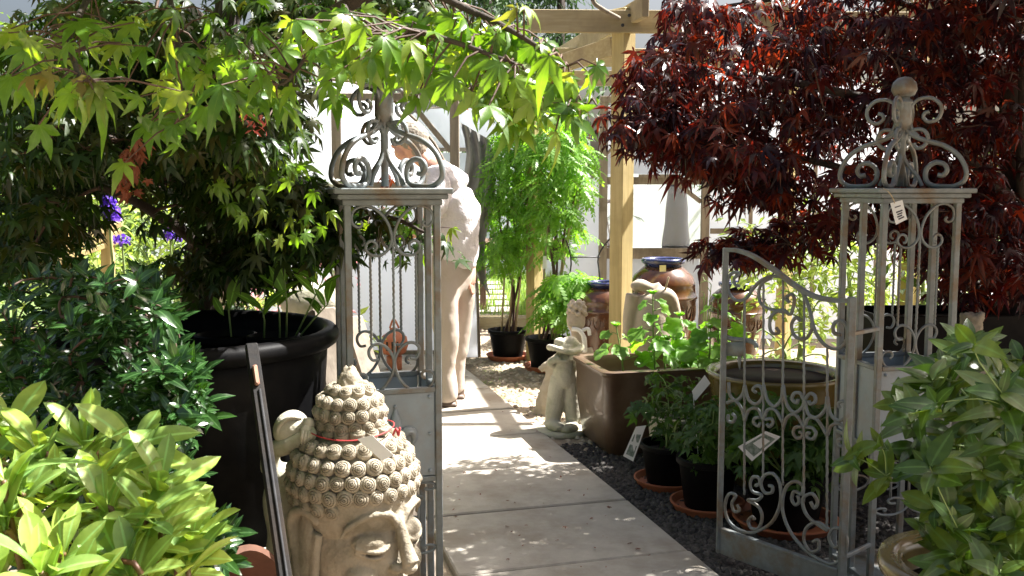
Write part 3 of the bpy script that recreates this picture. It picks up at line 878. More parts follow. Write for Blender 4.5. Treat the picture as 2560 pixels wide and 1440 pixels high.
def arch_tunnel(label, x0, x1, y, Lg, hgt, skew, doorL, doorR, doortop, frame_mat, with_door, grp):
    ctr = Vector(((x0 + x1) / 2, y, 0)); W = x1 - x0
    t = thing('polytunnel', label, 'polytunnel', ctr, grp)
    n = 20
    def arc(k, yy, s=1.0):
        a = math.pi * k / n
        return Vector((ctr.x - math.cos(a) * W / 2 * s + skew * (yy - y), yy, (abs(math.sin(a)) ** .75) * hgt * s))
    mb = MB(); m = 14
    for j in range(m + 1):
        yy = y + Lg * j / m
        sag = 1 - (.012 if j % 2 else 0)
        for k in range(n + 1): mb.v.append(arc(k, yy, sag))
    for j in range(m):
        for k in range(n):
            a = j * (n + 1) + k
            mb.f.append((a, a + 1, a + n + 2, a + n + 1))
    mb.build('cover', M['film'], t)
    for j in range(0, m + 1, 2):
        yy = y + Lg * j / m
        MB().tube([arc(k, yy, 1.004) for k in range(n + 1)], .013, 6).build('hoop', M['timber_grey'], t)
    # end wall film left and right of the door, above it, and in the door
    def endz(x):
        u = max(-1, min(1, (x - ctr.x) / (W / 2)))
        return (math.sqrt(max(0, 1 - u * u)) ** .75) * hgt
    mb = MB()
    def strip(xa, xb, z0f, yy):
        k = 8; b = len(mb.v)
        for i in range(k + 1):
            x = xa + (xb - xa) * i / k
            mb.v.append(Vector((x, yy, z0f))); mb.v.append(Vector((x, yy, max(z0f + .001, endz(x)))))
        for i in range(k): mb.f.append((b + 2 * i, b + 2 * i + 2, b + 2 * i + 3, b + 2 * i + 1))
    strip(x0, doorL, .0, y); mb.build('end_wall', M['film'], t); mb = MB(); strip(doorR, x1, .0, y); mb.build('end_wall', M['film'], t); mb = MB()
    if endz((doorL + doorR) / 2) > doortop: strip(doorL, doorR, doortop, y); mb.build('upper_film', M['film'], t)
    mb = MB(); b0 = 0
    for k in range(n + 1): p = arc(k, y + Lg, .99); mb.v.append(p); mb.v.append(Vector((p.x, p.y, 0)))
    for k in range(n): mb.f.append((b0 + 2 * k, b0 + 2 * k + 1, b0 + 2 * k + 3, b0 + 2 * k + 2))
    mb.build('back_wall', M['film'], t)
    wf = .075
    nb = int((x1 - x0) / .55)
    for i in range(1, nb):
        x = x0 + (x1 - x0) * i / nb
        if doorL - .15 < x < doorR + .15 or endz(x) < .6: continue
        MB().box((x, y - .012, endz(x) / 2 - .01), (.035, .02, endz(x) - .03), 0, .002).build('batten', frame_mat, t, smooth=False)
    for (xa, xb) in ((x0 + .1, doorL - .05), (doorR + .05, x1 - .1)):
        if xb - xa > .3: MB().box(((xa + xb) / 2, y - .036, 1.02), (xb - xa, .022, .05), 0, .002).build('wall_rail', frame_mat, t, smooth=False)
    for x in (doorL, doorR):
        MB().box((x, y - .03, doortop / 2), (wf, .06, doortop), 0, .003).build('door_post', frame_mat, t, smooth=False)
    MB().box(((doorL + doorR) / 2, y - .03, doortop + .03), (doorR - doorL + wf, .06, .06), 0, .003).build('door_head', frame_mat, t, smooth=False)
    return t
t1 = arch_tunnel('white polythene tunnel with weathered door frame behind the stooping man', -2.75, -.28, 8.0, 9, 2.3, -.42, P(846, 500, 8).x, P(1138, 500, 8).x, 2.13, M['timber_grey'], True, 'white polythene tunnels')
dl, dr = P(846, 500, 8).x, P(1138, 500, 8).x
dd = MB().box(((dl + dr) / 2, 8.0, .72), (dr - dl - .08, .004, 1.40), 0).build('door_film', M['film'], t1, smooth=False)
for z in (1.44, .03): MB().box(((dl + dr) / 2, 7.985, z), (dr - dl - .08, .04, .06), 0, .003).build('door_rail', M['timber_grey'], t1, smooth=False)
MB().beam(Vector((dr - .36, 7.96, 2.12)), Vector((dr - .03, 7.96, 1.72)), .03, .045).build('brace', M['timber_grey'], t1, smooth=False)
# grey folded sheet hanging right of the door
fo = MB()
for i in range(13):
    for j in range(9):
        x = P(1150 + 6.2 * i, 500, 7.8).x; z = 1.95 - j * .13 - .25 * (i / 12) * (j / 8)
        fo.v.append(Vector((x + .05 * math.sin(j * .8), 7.84 + .04 * math.sin(i * 1.7 + j * .5), z - .012 * i)))
for i in range(12):
    for j in range(8):
        a = i * 9 + j; fo.f.append((a, a + 1, a + 10, a + 9))
tag(fo.build('plastic_sheet', surf('grey_sheet', (.2, .2, .19), (.34, .34, .33), 5, .5, .3, .02), None, (.1 - .5, 7.8, 1.5)), 'grey crumpled plastic sheet hanging beside the tunnel door', 'sheet')
t2 = arch_tunnel('white polythene tunnel with panelled door behind the brown jars', .45, 4.6, 9.0, 8, 2.5, .12, P(1507, 500, 9).x, P(1762, 500, 9).x, 2.2, M['timber_grey'], True, 'white polythene tunnels')
dl, dr = P(1507, 500, 9).x, P(1762, 500, 9).x
dz = lambda py: P(1600, py, 9).z
MB().box(((dl + dr) / 2, 9.0, (dz(460) + dz(622)) / 2), (dr - dl - .08, .004, dz(460) - dz(622) - .05)).build('door_panel', M['panel'], t2, smooth=False)
MB().box(((dl + dr) / 2, 9.0, dz(640) / 2), (dr - dl - .08, .004, dz(640) - .05)).build('lower_panel', M['film'], t2, smooth=False)
MB().box(((dl + dr) / 2, 9.0, (dz(440) + 2.2) / 2), (dr - dl - .08, .004, 2.2 - dz(440) - .04)).build('upper_panel', M['film'], t2, smooth=False)
for py, hh in ((452, .07), (633, .1)):
    MB().box(((dl + dr) / 2, 8.985, dz(py)), (dr - dl - .08, .045, hh), 0, .003).build('door_rail', M['timber_grey'], t2, smooth=False)
MB().box((P(1650, 437, 8.95).x, 8.94, dz(440)), (.4, .02, .03), 0, .003).build('slide_rail', M['timber_grey'], t2, smooth=False)
MB().beam(Vector((dr - .25, 8.97, dz(462))), Vector((dr - .04, 8.97, dz(505))), .025, .04).build('brace', M['timber_grey'], t2, smooth=False)
t3 = arch_tunnel('long low white polythene tunnel beyond the grass', -3.4, 1.6, 15.5, 10, 2.7, 0, -1.2, -.3, 2.0, M['timber_grey'], True, 'white polythene tunnels')
MB().box((-.75, 15.5, 1.0), (.82, .004, 1.96), 0).build('door_film', M['film'], t3, smooth=False)
# dark stand-in for an unidentified shape seen through the door film
sb = MB()
zs = [P(1680, y, 9.15).z for y in (455, 480, 520, 560, 600, 640)]
sb.lathe([(.05, .3), (.12, zs[5] - .5), (.13, zs[5]), (.125, zs[4]), (.105, zs[3]), (.10, zs[2]), (.085, zs[1]), (.055, zs[0]), (.02, zs[0] + .03)], 18, (P(1690, 500, 9.2).x, 9.16, 0), None, .06, 3)
tag(sb.build('door_silhouette', M['rope'], None, (P(1690, 500, 9.2).x, 9.2, 0)), 'dark folded shape standing behind the tunnel door film', 'silhouette')

# low timber edging, brown posts and staging
e = thing('timber_edging', 'low timber edging board between gravel and grass', 'edging', (0, 9.6, 0))
MB().box((.1, 9.62, .06), (3.6, .06, .12), .02, .004).build('board', M['timber_h'], e, smooth=False)
MB().box((.1, 9.72, .11), (3.6, .10, .03), .02, .004).build('top_board', M['timber_h'], e, smooth=False)
st = thing('staging_bench', 'brown wooden staging bench carrying pots near the tunnels', 'bench', (.3, 10.2, 0))
for px in (1176, 1488):
    x = P(px, 600, 9.4).x
    MB().box((x, 9.45, .42), (.09, .09, .84), 0, .004).build('leg', M['timber_brown'], st, smooth=False)
for px in (1176, 1488):
    x = P(px, 600, 10.4).x
    MB().box((x, 10.3, .42), (.09, .09, .84), 0, .004).build('leg', M['timber_brown'], st, smooth=False)
xa, xb = P(1150, 600, 9.8).x, P(1530, 600, 9.8).x
for k in range(6): MB().box(((xa + xb) / 2, 9.46 + k * .17, 1.24 if 0 else .86), (xb - xa, .14, .035), 0, .004).build('slat', M['timber_brown'], st, smooth=False)
MB().box(((xa + xb) / 2, 9.40, .78), (xb - xa, .03, .12), 0, .003).build('apron', M['timber_brown'], st, smooth=False)
sh2 = thing('plant_shelf', 'high shelf with small plants against the tunnel', 'shelf', (0, 10.9, 0))
MB().box(((xa + xb) / 2 + .1, 10.9, 1.27), (xb - xa, .3, .04), 0, .004).build('board', M['timber_brown'], sh2, smooth=False)
for x in (xa + .2, xb): MB().box((x, 10.9, .62), (.07, .07, 1.24), 0, .004).build('leg', M['timber_brown'], sh2, smooth=False)

#=====================================================================  POTS AND JARS
def A(l):
    return np.array([tuple(x) for x in l])
def pot(name, label, cat, x, y, r, h, mat=None, group=None, saucer=True, rim=.012, taper=.78, soil=True, z0=0.0, sauc_r=None, n=40):
    mat = mat or M['black_plastic']
    t = thing(name, label, cat, (x, y, z0), group)
    b = .022 if saucer else .004
    prof = [(r * taper * .96, b), (r * taper, b + .004), (r * .985, b + h * .86), (r, b + h * .88), (r + rim, b + h * .90), (r + rim, b + h), (r - .004, b + h + .003), (r - .012, b + h * .9), (r * .93, b + h * .85), (r * .9, b + h * .6)]
    MB().lathe(prof, n, (x, y, z0), None, .006, int(x * 100)).build('tub', mat, t, sharp=40)
    if soil:
        MB().lathe([(r * .93, b + h * .80), (r * .6, b + h * .83), (r * .3, b + h * .82), (.001, b + h * .84)], 24, (x, y, z0), None, .02).build('soil', M['soil'], t)
    if saucer:
        R_ = sauc_r or r * 1.18
        MB().lathe([(R_ * .86, .0), (R_ * .88, .004), (R_ * .97, .034), (R_, .036), (R_, .042), (R_ * .95, .042), (R_ * .86, .014), (.001, .014)], n, (x, y, z0 + .004)).build('saucer', M['terracotta'], t, sharp=40)
    return t
# the big black tree tub
tc_ = P(470, 820, 2.95)
TUB = Vector((tc_.x, 2.95, 0)); TR = .455; TZ = tc_.z
t = thing('tree_tub', 'huge black plastic tree tub with thick rolled rim', 'plant tub', TUB)
prof = [(TR * .78, .012), (TR * .80, .02), (TR * .93, TZ - .10), (TR * .935, TZ - .06)]
for k in range(9):
    a = -math.pi * .75 + math.pi * 1.45 * k / 8
    prof.append((TR * .955 + .03 * math.cos(a), TZ - .028 + .03 * math.sin(a)))
prof += [(TR * .90, TZ - .05), (TR * .88, TZ - .25), (TR * .86, TZ - .42)]
MB().lathe(prof, 72, TUB, None, .008, 5).build('tub', M['black_plastic'], t)
MB().lathe([(TR * .87, TZ - .30), (TR * .5, TZ - .28), (.001, TZ - .29)], 40, TUB, None, .02, 2).build('soil', M['soil'], t)
# small pots standing inside the tub
for i, (px, py, r_, dep, lab) in enumerate(((686, 838, .078, 2.93, 'small black pot holding thin upright shoots inside the big tub'), (565, 835, .09, 2.98, 'wider empty looking dark pot on the left inside the big tub'))):
    c = P(px, py, dep)
    pot('nursery_pot', lab, 'plant pot', c.x, dep, r_, .17, M['black_plastic'], 'pots inside the tree tub', False, .006, .8, True, c.z - .175)
sd = thing('seedling', 'thin upright shoots with broad pointed leaves in the tub pot', 'plant', P(690, 838, 2.93))
stm = MB(); lp = []; lt_ = []; ln_ = []
for (bx, by, tx, ty) in ((700, 850, 690, 735), (716, 845, 712, 700), (735, 850, 812, 690), (742, 850, 820, 760), (660, 850, 655, 770)):
    a = P(bx, by, 2.93); b = P(tx, ty, 2.9)
    stm.tube([a, a.lerp(b, .5) + Vector((.005, 0, .01)), b], [.0035, .003, .002], 5)
    for k in range(5):
        q_ = a.lerp(b, .7 + .07 * k); an = rnd.uniform(0, 6.28)
        lp.append(q_); lt_.append((math.cos(an), math.sin(an) * .6, 1.1)); ln_.append((-math.cos(an), -.6, .6))
stm.build('stem', M['greenstem'], sd)
plant_leaves('foliage', [T_oval(.17, 5, .2, .4)], A(lp), A(lt_), A(ln_), rng.uniform(.05, .12, len(lp)), M['lime'], sd)
sd2 = thing('seedling', 'single bright translucent leaf rising beside the tub trunk', 'plant', P(575, 790, 2.95))
plant_leaves('leaf', [T_oval(.2, 6, .2, .2)], A([P(572, 775, 2.95), P(560, 790, 2.97)]), np.array([(.25, 0, 1), (-.5, 0, .9)]), np.array([(0, -1, .1), (.2, -1, .1)]), np.array([.115, .07]), M['lime'], sd2)
MB().tube([P(580, 860, 2.97), P(572, 775, 2.95)], .003, 5).build('stem', M['greenstem'], sd2)

# pair of climber pots
pA = G(1270, 898); pB = G(1366, 925)
pot('plant_pot', 'black pot on red saucer nearest the stooping man', 'plant pot', pA.x, pA.y, .155, .23, None, 'black pots of climbing plants')
pot('plant_pot', 'black pot on red saucer just behind the stone figures', 'plant pot', pB.x, pB.y, .155, .24, None, 'black pots of climbing plants')
# near pots right of the path
q1 = G(1668, 1215); q2 = G(1768, 1275); q3 = G(1962, 1315)
pot('plant_pot', 'black pot in a terracotta saucer beside the tall white tag', 'plant pot', q1.x, q1.y, .125, .19, None, 'black pots on the dark gravel', sauc_r=.16)
pot('plant_pot', 'black pot in a terracotta saucer just left of the gate edge', 'plant pot', q2.x, q2.y, .13, .22, None, 'black pots on the dark gravel', sauc_r=.165)
pot('plant_pot', 'wide black pot in a terracotta saucer seen through the gate bars', 'plant pot', q3.x, q3.y, .17, .22, None, 'black pots on the dark gravel', sauc_r=.22)
q4 = G(1665, 1110)
pot('plant_pot', 'cream round pot half hidden by leaves beside the brown trough', 'plant pot', G(1690, 1165).x, G(1690, 1165).y, .15, .27, M['stone_pale'], None, False)

# glazed trough
tr0 = G(1512, 1153); TRL, TRW, TRH = .84, .56, .47
t = thing('glazed_trough', 'large square brown glazed planter trough with lit left end', 'planter', tr0)
tth = .24
a1 = Vector((math.cos(tth), math.sin(tth), 0)); a2 = Vector((-math.sin(tth), math.cos(tth), 0))
def rr_ring(L, W_, rad, z, n=6, cen=None):
    out = []
    for (sx, sy, st_) in ((1, 1, 0), (-1, 1, 90), (-1, -1, 180), (1, -1, 270)):
        for k in range(n + 1):
            a = R(st_ + 90 * k / n)
            out.append(cen + a1 * (sx * (L / 2 - rad) + rad * math.cos(a)) + a2 * (sy * (W_ / 2 - rad) + rad * math.sin(a)) + Vector((0, 0, z)))
    return out
cen = tr0 + a1 * TRL / 2 + a2 * TRW / 2; cen.z = 0
rings = [rr_ring(TRL - .10, TRW - .10, .05, .01, cen=cen), rr_ring(TRL - .06, TRW - .06, .06, .04, cen=cen), rr_ring(TRL - .01, TRW - .01, .06, .25, cen=cen), rr_ring(TRL, TRW, .06, TRH - .035, cen=cen), rr_ring(TRL + .03, TRW + .03, .065, TRH - .02, cen=cen), rr_ring(TRL + .03, TRW + .03, .065, TRH - .004, cen=cen), rr_ring(TRL + .01, TRW + .01, .06, TRH, cen=cen), rr_ring(TRL - .07, TRW - .07, .04, TRH - .004, cen=cen), rr_ring(TRL - .08, TRW - .08, .04, TRH - .03, cen=cen), rr_ring(TRL - .09, TRW - .09, .04, TRH - .22, cen=cen)]
mb = MB(); k_ = len(rings[0])
for r_ in rings: mb.v += r_
for i in range(len(rings) - 1):
    for j in range(k_): mb.f.append((i * k_ + j, i * k_ + (j + 1) % k_, (i + 1) * k_ + (j + 1) % k_, (i + 1) * k_ + j))
mb.f.append(tuple(reversed(range(k_))))
mb.build('trough_body', M['glaze_trough'], t, sharp=50)
so2 = MB(); rg = rr_ring(TRL - .085, TRW - .085, .04, TRH - .10, cen=cen); so2.v = rg + [cen + Vector((0, 0, TRH - .08))]
for j in range(k_): so2.f.append((j, (j + 1) % k_, k_))
so2.build('soil', M['soil'], t)

def jar(label, px, ptop, Y, rmax, group, hh=None):
    c = P(px, ptop, Y); z = c.z
    t = thing('glazed_jar', label, 'jar', (c.x, Y, 0), group)
    r = rmax
    prof = [(r * .52, .0), (r * .55, .02), (r * .72, z * .2), (r * .88, z * .42), (r * .97, z * .62), (r * 1.0, z * .70), (r * 1.03, z * .705), (r * 1.03, z * .72), (r * .995, z * .725), (r * .97, z * .80), (r * .98, z * .805), (r * .97, z * .82), (r * .86, z * .875), (r * .68, z * .915), (r * .56, z * .94)]
    b = MB().lathe(prof, 44, (c.x, Y, 0), None, .004, 1).build('jar_body', M['glaze_brown'], t, sharp=60)
    pat = MB()
    for k in range(16):
        a = 2 * math.pi * k / 16
        d = Vector((math.cos(a), math.sin(a), 0))
        s_ = Vector((-math.sin(a), math.cos(a), 0))
        o = Vector((c.x, Y, 0)) + d * (r * .965)
        pat.tube(catmull([o + s_ * (u * r) + Vector((0, 0, z * v)) - d * (.04 * r * (v < .55)) for u, v in ((-.10, .66), (-.12, .60), (0, .55), (.12, .60), (.10, .66), (.03, .64), (-.03, .61))], 4), r * .022, 5)
    pat.build('moulded_pattern', M['glaze_brown'], b)
    MB().lathe([(r * .545, z * .935), (r * .56, z * .955), (r * .64, z * .965), (r * .66, z * .98), (r * .64, z * .997), (r * .58, z), (r * .52, z * .985), (r * .50, z * .90), (r * .5, z * .8)], 44, (c.x, Y, 0), None, .003).build('rim', M['glaze_blue'], t)
    return t, c
gj = 'tall brown glazed jars with blue rims'
jar('tallest brown glazed jar with blue rim and yellow tag', 1658, 645, 6.65, .232, gj)
jar('brown glazed jar partly hidden behind the pergola post', 1512, 703, 7.0, .20, gj)
jar('dark brown glazed jar with blue rim behind the gate top', 1842, 705, 6.9, .20, gj)
cc = [P(1649, 663, 6.46), P(1665, 663, 6.46), P(1665, 679, 6.45), P(1649, 679, 6.45)]
card('price_tag', 'small yellow price tag stuck on the tallest jar neck', cc, M['tag_yellow'])
# stacked plates behind, dark stripes
# big glazed bowl
bz = P(1938, 925, 4.5)
t = thing('glazed_bowl', 'wide olive glazed bowl with dark inside behind the gate', 'bowl', (bz.x, 4.5, 0))
r = .322
MB().lathe([(r * .55, 0), (r * .58, .02), (r * .8, bz.z * .4), (r * .95, bz.z * .85), (r * .97, bz.z * .93), (r * 1.0, bz.z * .96), (r * 1.02, bz.z * .985), (r * .99, bz.z), (r * .89, bz.z * .985), (r * .86, bz.z * .95), (r * .80, bz.z * .6), (r * .5, bz.z * .3), (.001, bz.z * .25)], 56, (bz.x, 4.5, 0), None, .003).build('bowl_body', M['glaze_olive'], t)
bw = MB().lathe([(r * .88, bz.z * .935), (r * .855, bz.z * .9), (r * .79, bz.z * .6), (r * .5, bz.z * .305), (.001, bz.z * .26)], 56, (bz.x, 4.5, 0)).build('bowl_shade', surf('bowl_shade_dark', (.02, .012, .008), (.04, .022, .012), 6, .7, .2, .003, spec=.15), t)  # dark skin lining the bowl, shade put into its colour
# right foreground pot with olive rim
oz = P(2450, 1405, 2.15)
t = thing('glazed_pot', 'olive glazed pot with broad rim under the leafy shrub', 'plant pot', (oz.x, 2.15, 0))
r = .225
MB().lathe([(r * .62, 0), (r * .66, .02), (r * .85, oz.z * .5), (r * .9, oz.z * .9), (r * .98, oz.z * .94), (r * 1.0, oz.z * .97), (r * .97, oz.z), (r * .76, oz.z * .985), (r * .74, oz.z * .95), (r * .7, oz.z * .8)], 56, (oz.x, 2.15, 0), None, .003).build('pot_body', M['glaze_olive'], t)
MB().lathe([(r * .74, oz.z * .87), (r * .3, oz.z * .89), (.001, oz.z * .88)], 30, (oz.x, 2.15, 0), None, .02).build('soil', M['soil'], t)
OZ = Vector((oz.x, 2.15, oz.z))
# terracotta pot lying at bottom left behind the shrub
c = G(600, 1560)
t = thing('terracotta_pot', 'terracotta pot lying on its side below the black tub', 'plant pot', (-.72, 2.2, .12))
Mx = Matrix.Rotation(R(70), 4, Vector((.3, 1, 0)))
MB().lathe([(.09, 0), (.10, .01), (.15, .24), (.165, .245), (.165, .29), (.15, .29), (.14, .24), (.09, .03), (.001, .025)], 40, (-.86, 2.25, .32), Mx).build('pot_body', surf('old_clay', (.10, .045, .028), (.17, .08, .05), 10, .8, .3, .004), t, sharp=40)
# dark trays and tubs at far right under the red maple
for (px, py, Y, sx, sy, sz, lab) in ((2400, 775, 4.6, .95, .4, .55, 'long black trough behind the right gate pillar'), (2330, 1010, 4.5, .5, .4, .3, 'low dark crate on the ground behind the right gate pillar')):
    c = P(px, py, Y)
    t = thing('plastic_trough', lab, 'trough', (c.x, Y, 0), 'dark troughs below the red maple')
    mb = MB(); z1 = c.z if py < 900 else .34
    mb.box((c.x, Y - sy / 2, z1 - sz / 2), (sx, .02, sz), .05, .004).box((c.x, Y + sy / 2, z1 - sz / 2), (sx, .02, sz), .05, .004)
    mb.box((c.x - sx / 2, Y, z1 - sz / 2), (.02, sy - .021, sz), .05, .004).box((c.x + sx / 2, Y, z1 - sz / 2), (.02, sy - .021, sz), .05, .004)
    mb.box((c.x, Y, z1 - sz + .02), (sx - .022, sy - .022, .02), .05, .0)
    if py < 900:
        for sx_ in (-.4, .4): mb.box((c.x + sx_ * sx, Y, (z1 - sz) / 2), (.06, .3, z1 - sz), .05, .004)
    mb.build('trough_wall', M['black_plastic'], t, smooth=False)
    MB().box((c.x, Y, z1 - .06), (sx - .03, sy - .03, .04), .05, .01).build('soil', M['soil'], t, smooth=False)
# timber stakes leaning behind the left pillar
for (ax, ay, bx, by, Y, lab) in ((800, 775, 838, 1010, 3.35, 'thick weathered timber sleeper leaning behind the left gate pillar'), (868, 800, 925, 985, 3.5, 'second timber sleeper seen through the left gate pillar')):
    a = P(ax, ay, Y + .1); b = P(bx, by, Y); d = (b - a).normalized()
    b = a + d * ((a.z - .0) / -d.z)
    t = thing('timber_sleeper', lab, 'timber', b, 'timber sleepers behind the left pillar')
    MB().beam(a, b, .09, .09, .006).build('plank', M['timber_grey'], t, smooth=False)

#=====================================================================  LABELS ON STICKS
cc = [P(1590, 1067, 4.2), P(1615, 1064, 4.2), P(1583, 1154, 4.22), P(1558, 1140, 4.22)]
t, c, sh = card('plant_label', 'long slanted plant label with a picture near the black pots', cc, M['tag_white'], 'white plant labels')
patch(t, c, sh, .15, .25, .85, .48, M['photo_ink'], 'picture'); patch(t, c, sh, .15, .58, .85, .90, M['photo_ink'], 'picture')
cc = [P(1762, 938, 4.25), P(1776, 958, 4.25), P(1737, 1004, 4.25), P(1730, 978, 4.25)]
t, c, sh = card('plant_label', 'blank white label on a tall stick beside the bowl', cc, M['tag_white'], 'white plant labels')
a = P(1733, 990, 4.255); b = P(1748, 1170, 4.25); MB().beam(a, b, .006, .003, .0).build('stick', M['tag_white'], t, smooth=False)
cc = [P(1845, 1117, 3.62), P(1915, 1078, 3.62), P(1952, 1092, 3.62), P(1880, 1153, 3.62)]
t, c, sh = card('plant_label', 'plant label with white flower picture hanging on the gate', cc, M['tag_white'], 'white plant labels')
patch(t, c, sh, .12, .12, .88, .88, M['photo_ink'], 'picture')
patch(t, c, sh * 1.3, .4, .25, .75, .75, M['tag_white'], 'flower_picture')
# label on climber pot canes
cc = [P(1358, 640, 7.3), P(1366, 640, 7.3), P(1368, 672, 7.3), P(1356, 672, 7.3)]
card('plant_label', 'tiny white label tied among the climber canes', cc, M['tag_white'], 'white plant labels')

#=====================================================================  STONE FIGURES
# ---- large head with snail curls
HD = 2.5
hx = P(886, 900, HD).x
YAW = R(50)
fw = Vector((math.sin(YAW), -math.cos(YAW), 0)); sdv = Vector((math.cos(YAW), math.sin(YAW), 0))
HC = Vector((hx, HD, 0))
def hp(f, s, z): return HC + fw * f + sdv * s + Vector((0, 0, z - .03))
Mh = Matrix(((sdv.x, -fw.x * -1, 0), (sdv.y, fw.y, 0), (0, 0, 1))).transposed()
Rh = Matrix.Rotation(YAW, 3, 'Z')      # local -Y is the face direction
t = thing('carved_statue', 'grey stone serene head with rows of snail curls and closed eyes', 'statue', HC)
mb = MB()
mb.ell(hp(0, 0, .645), (.155, .165, .175), 36, 24, Rh)
mb.ell(hp(.015, 0, .50), (.138, .15, .17), 36, 24, Rh)
mb.ell(hp(.05, 0, .40), (.095, .09, .09), 28, 16, Rh)
mb.ell(hp(.105, 0, .345), (.035, .035, .03), 20, 12, Rh)
mb.tube([hp(-.02, 0, .42), hp(-.02, 0, .30), hp(-.02, 0, .24)], [.09, .085, .10], 24)
mb.ell(hp(-.01, 0, .24), (.20, .12, .06), 28, 14, Rh)
# nose
FZ = .016
def hq(f, s_, z): return hp(f, s_, z + FZ)
mb.tube(catmull([hq(.157, 0, .60), hq(.170, 0, .565), hq(.188, 0, .515), hq(.206, 0, .478)], 5), [.010 + .0009 * k for k in range(16)], 12)
mb.ell(hq(.198, 0, .468), (.023, .024, .018), 16, 10, Rh)
for s_ in (-1, 1):
    mb.ell(hq(.176, s_ * .024, .466), (.017, .018, .015), 14, 8, Rh)
    mb.tube(catmull([hq(.164, s_ * .010, .575), hq(.165, s_ * .034, .607), hq(.147, s_ * .080, .612), hq(.110, s_ * .120, .585), hq(.09, s_ * .133, .555)], 6), [.009] * 12 + [.008] * 8 + [.005] * 5, 10)
    Re = Rh @ Matrix.Rotation(s_ * R(26), 3, 'Z')
    mb.ell(hq(.122, s_ * .068, .537), (.045, .036, .026), 24, 14, Re)
    mb.tube(catmull([hq(.161, s_ * .028, .530), hq(.163, s_ * .055, .517), hq(.149, s_ * .088, .520), hq(.122, s_ * .114, .532)], 5), [.006] * 16, 8)
    mb.tube(catmull([hq(.155, s_ * .030, .515), hq(.156, s_ * .056, .500), hq(.142, s_ * .088, .503), hq(.118, s_ * .112, .520)], 5), [.005] * 16, 8)
    mb.ell(hq(.098, s_ * .068, .445), (.058, .052, .045), 24, 14, Rh)
    mb.tube(catmull([hq(.158, s_ * .002, .418), hq(.155, s_ * .022, .417), hq(.138, s_ * .045, .424)], 4), [.012] * 5 + [.008] * 4, 10)
    mb.tube(catmull([hq(.152, s_ * .002, .394), hq(.148, s_ * .020, .395), hq(.134, s_ * .036, .406)], 4), [.012] * 5 + [.007] * 4, 10)
mb.ell(hp(.160, 0, .648), (.010, .012, .010), 14, 8, Rh)
fuse(mb, 'face', M['stone'], t, voxel=.0038, smooth=2, disp=.0025, dscale=.012)
for s_ in (-1, 1):
    eb = MB()
    eb.tube(catmull([hp(.02, s_ * .142, .598), hp(-.005, s_ * .158, .625), hp(-.045, s_ * .166, .622), hp(-.068, s_ * .166, .590), hp(-.062, s_ * .163, .53), hp(-.052, s_ * .158, .44), hp(-.046, s_ * .15, .38), hp(-.022, s_ * .152, .372), hp(-.004, s_ * .152, .39), hp(.004, s_ * .150, .45), hp(.008, s_ * .146, .52), hp(.016, s_ * .142, .57)], 5), .013, 10)
    eb.ell(hp(-.030, s_ * .148, .50), (.016, .04, .125), 14, 12, Rh)
    fuse(eb, 'ear', M['stone'], t, voxel=.005, smooth=2)
# curls
def curl(mb, c, nrm, r):
    nrm = nrm.normalized(); q = nrm.to_track_quat('Z', 'Y').to_matrix().to_4x4()
    q = q @ Matrix.Rotation(rnd.uniform(0, 6.28), 4, 'Z')
    n = 20; m = 11
    vs = []; fs = []
    prof = [(.98, -.5), (1.02, .05), (.97, .26), (.82, .32), (.76, .16), (.70, .40), (.56, .48), (.49, .30), (.43, .56), (.28, .62), (.20, .46), (.12, .68)]
    for i, (a, z) in enumerate(prof):
        for k in range(n):
            th_ = 2 * math.pi * k / n
            rr_ = r * max(.04, a - .16 * k / n * (0 if i < 2 else 1))
            vs.append((rr_ * math.cos(th_) * 1.0, rr_ * math.sin(th_), r * (z + .03 * k / n)))
    for i in range(len(prof) - 1):
        for k in range(n):
            j = (k + 1) % n
            fs.append((i * n + k, i * n + j, (i + 1) * n + j, (i + 1) * n + k))
    fs.append(tuple((len(prof) - 1) * n + k for k in range(n)))
    mb.add(vs, fs, Matrix.Translation(c) @ q)
hair = MB()
hair.ell(hp(-.012, 0, .675), (.156, .168, .150), 36, 24, Rh)
hair.ell(hp(-.02, 0, .855), (.080, .084, .084), 30, 18, Rh)
def crow(cen, rads, zz, rc, front_cut=None, ph=0, minf=-9):
    zz -= .03
    """one row of curls round an ellipsoid at height zz"""
    rz = (zz - cen.z) / rads[2]
    if abs(rz) >= 1: return
    k = math.sqrt(1 - rz * rz); per = math.pi * (rads[0] + rads[1]) * k
    n = max(5, round(per / (rc * 1.9)))
    for i in range(n):
        a = 2 * math.pi * (i + ph) / n
        lx = rads[0] * k * math.cos(a); lf = rads[1] * k * math.sin(a)
        c = cen + sdv * lx + fw * lf + Vector((0, 0, zz - cen.z))
        if front_cut and front_cut(lf, lx, zz): continue
        nr = sdv * (lx / rads[0] ** 2) + fw * (lf / rads[1] ** 2) + Vector((0, 0, (zz - cen.z) / rads[2] ** 2))
        curl(hair, c - nr.normalized() * .004 + Vector((0, 0, rnd.uniform(-.002, .002))), nr + Vector((rnd.uniform(-.6, .6), rnd.uniform(-.6, .6), rnd.uniform(-.6, .6))), rc * rnd.uniform(.93, 1.05))
cutf = lambda lf, lx, z: z < .70 - .0 - .045 * (1 - min(1, (lf / .17) if lf > 0 else 0)) - (.10 if lf < -.03 else 0) + (.0 if lf > .0 else -.02)
hc = hp(-.012, 0, .675)
for k in range(8):
    crow(hc, (.168, .180, .168), .560 + .0375 * k, .0212, lambda lf, lx, z: (lf > 0 and z < .580 + .034 * min(1, lf / .12)) or (lf > -.03 and z < .56), (k % 2) * .5)
kc = hp(-.02, 0, .850)
for k in range(6):
    crow(kc, (.092, .096, .092), .797 + .032 * k, .0188, None, (k % 2) * .5)
hair.build('hair', M['stone'], t, sharp=50)
fb = MB()
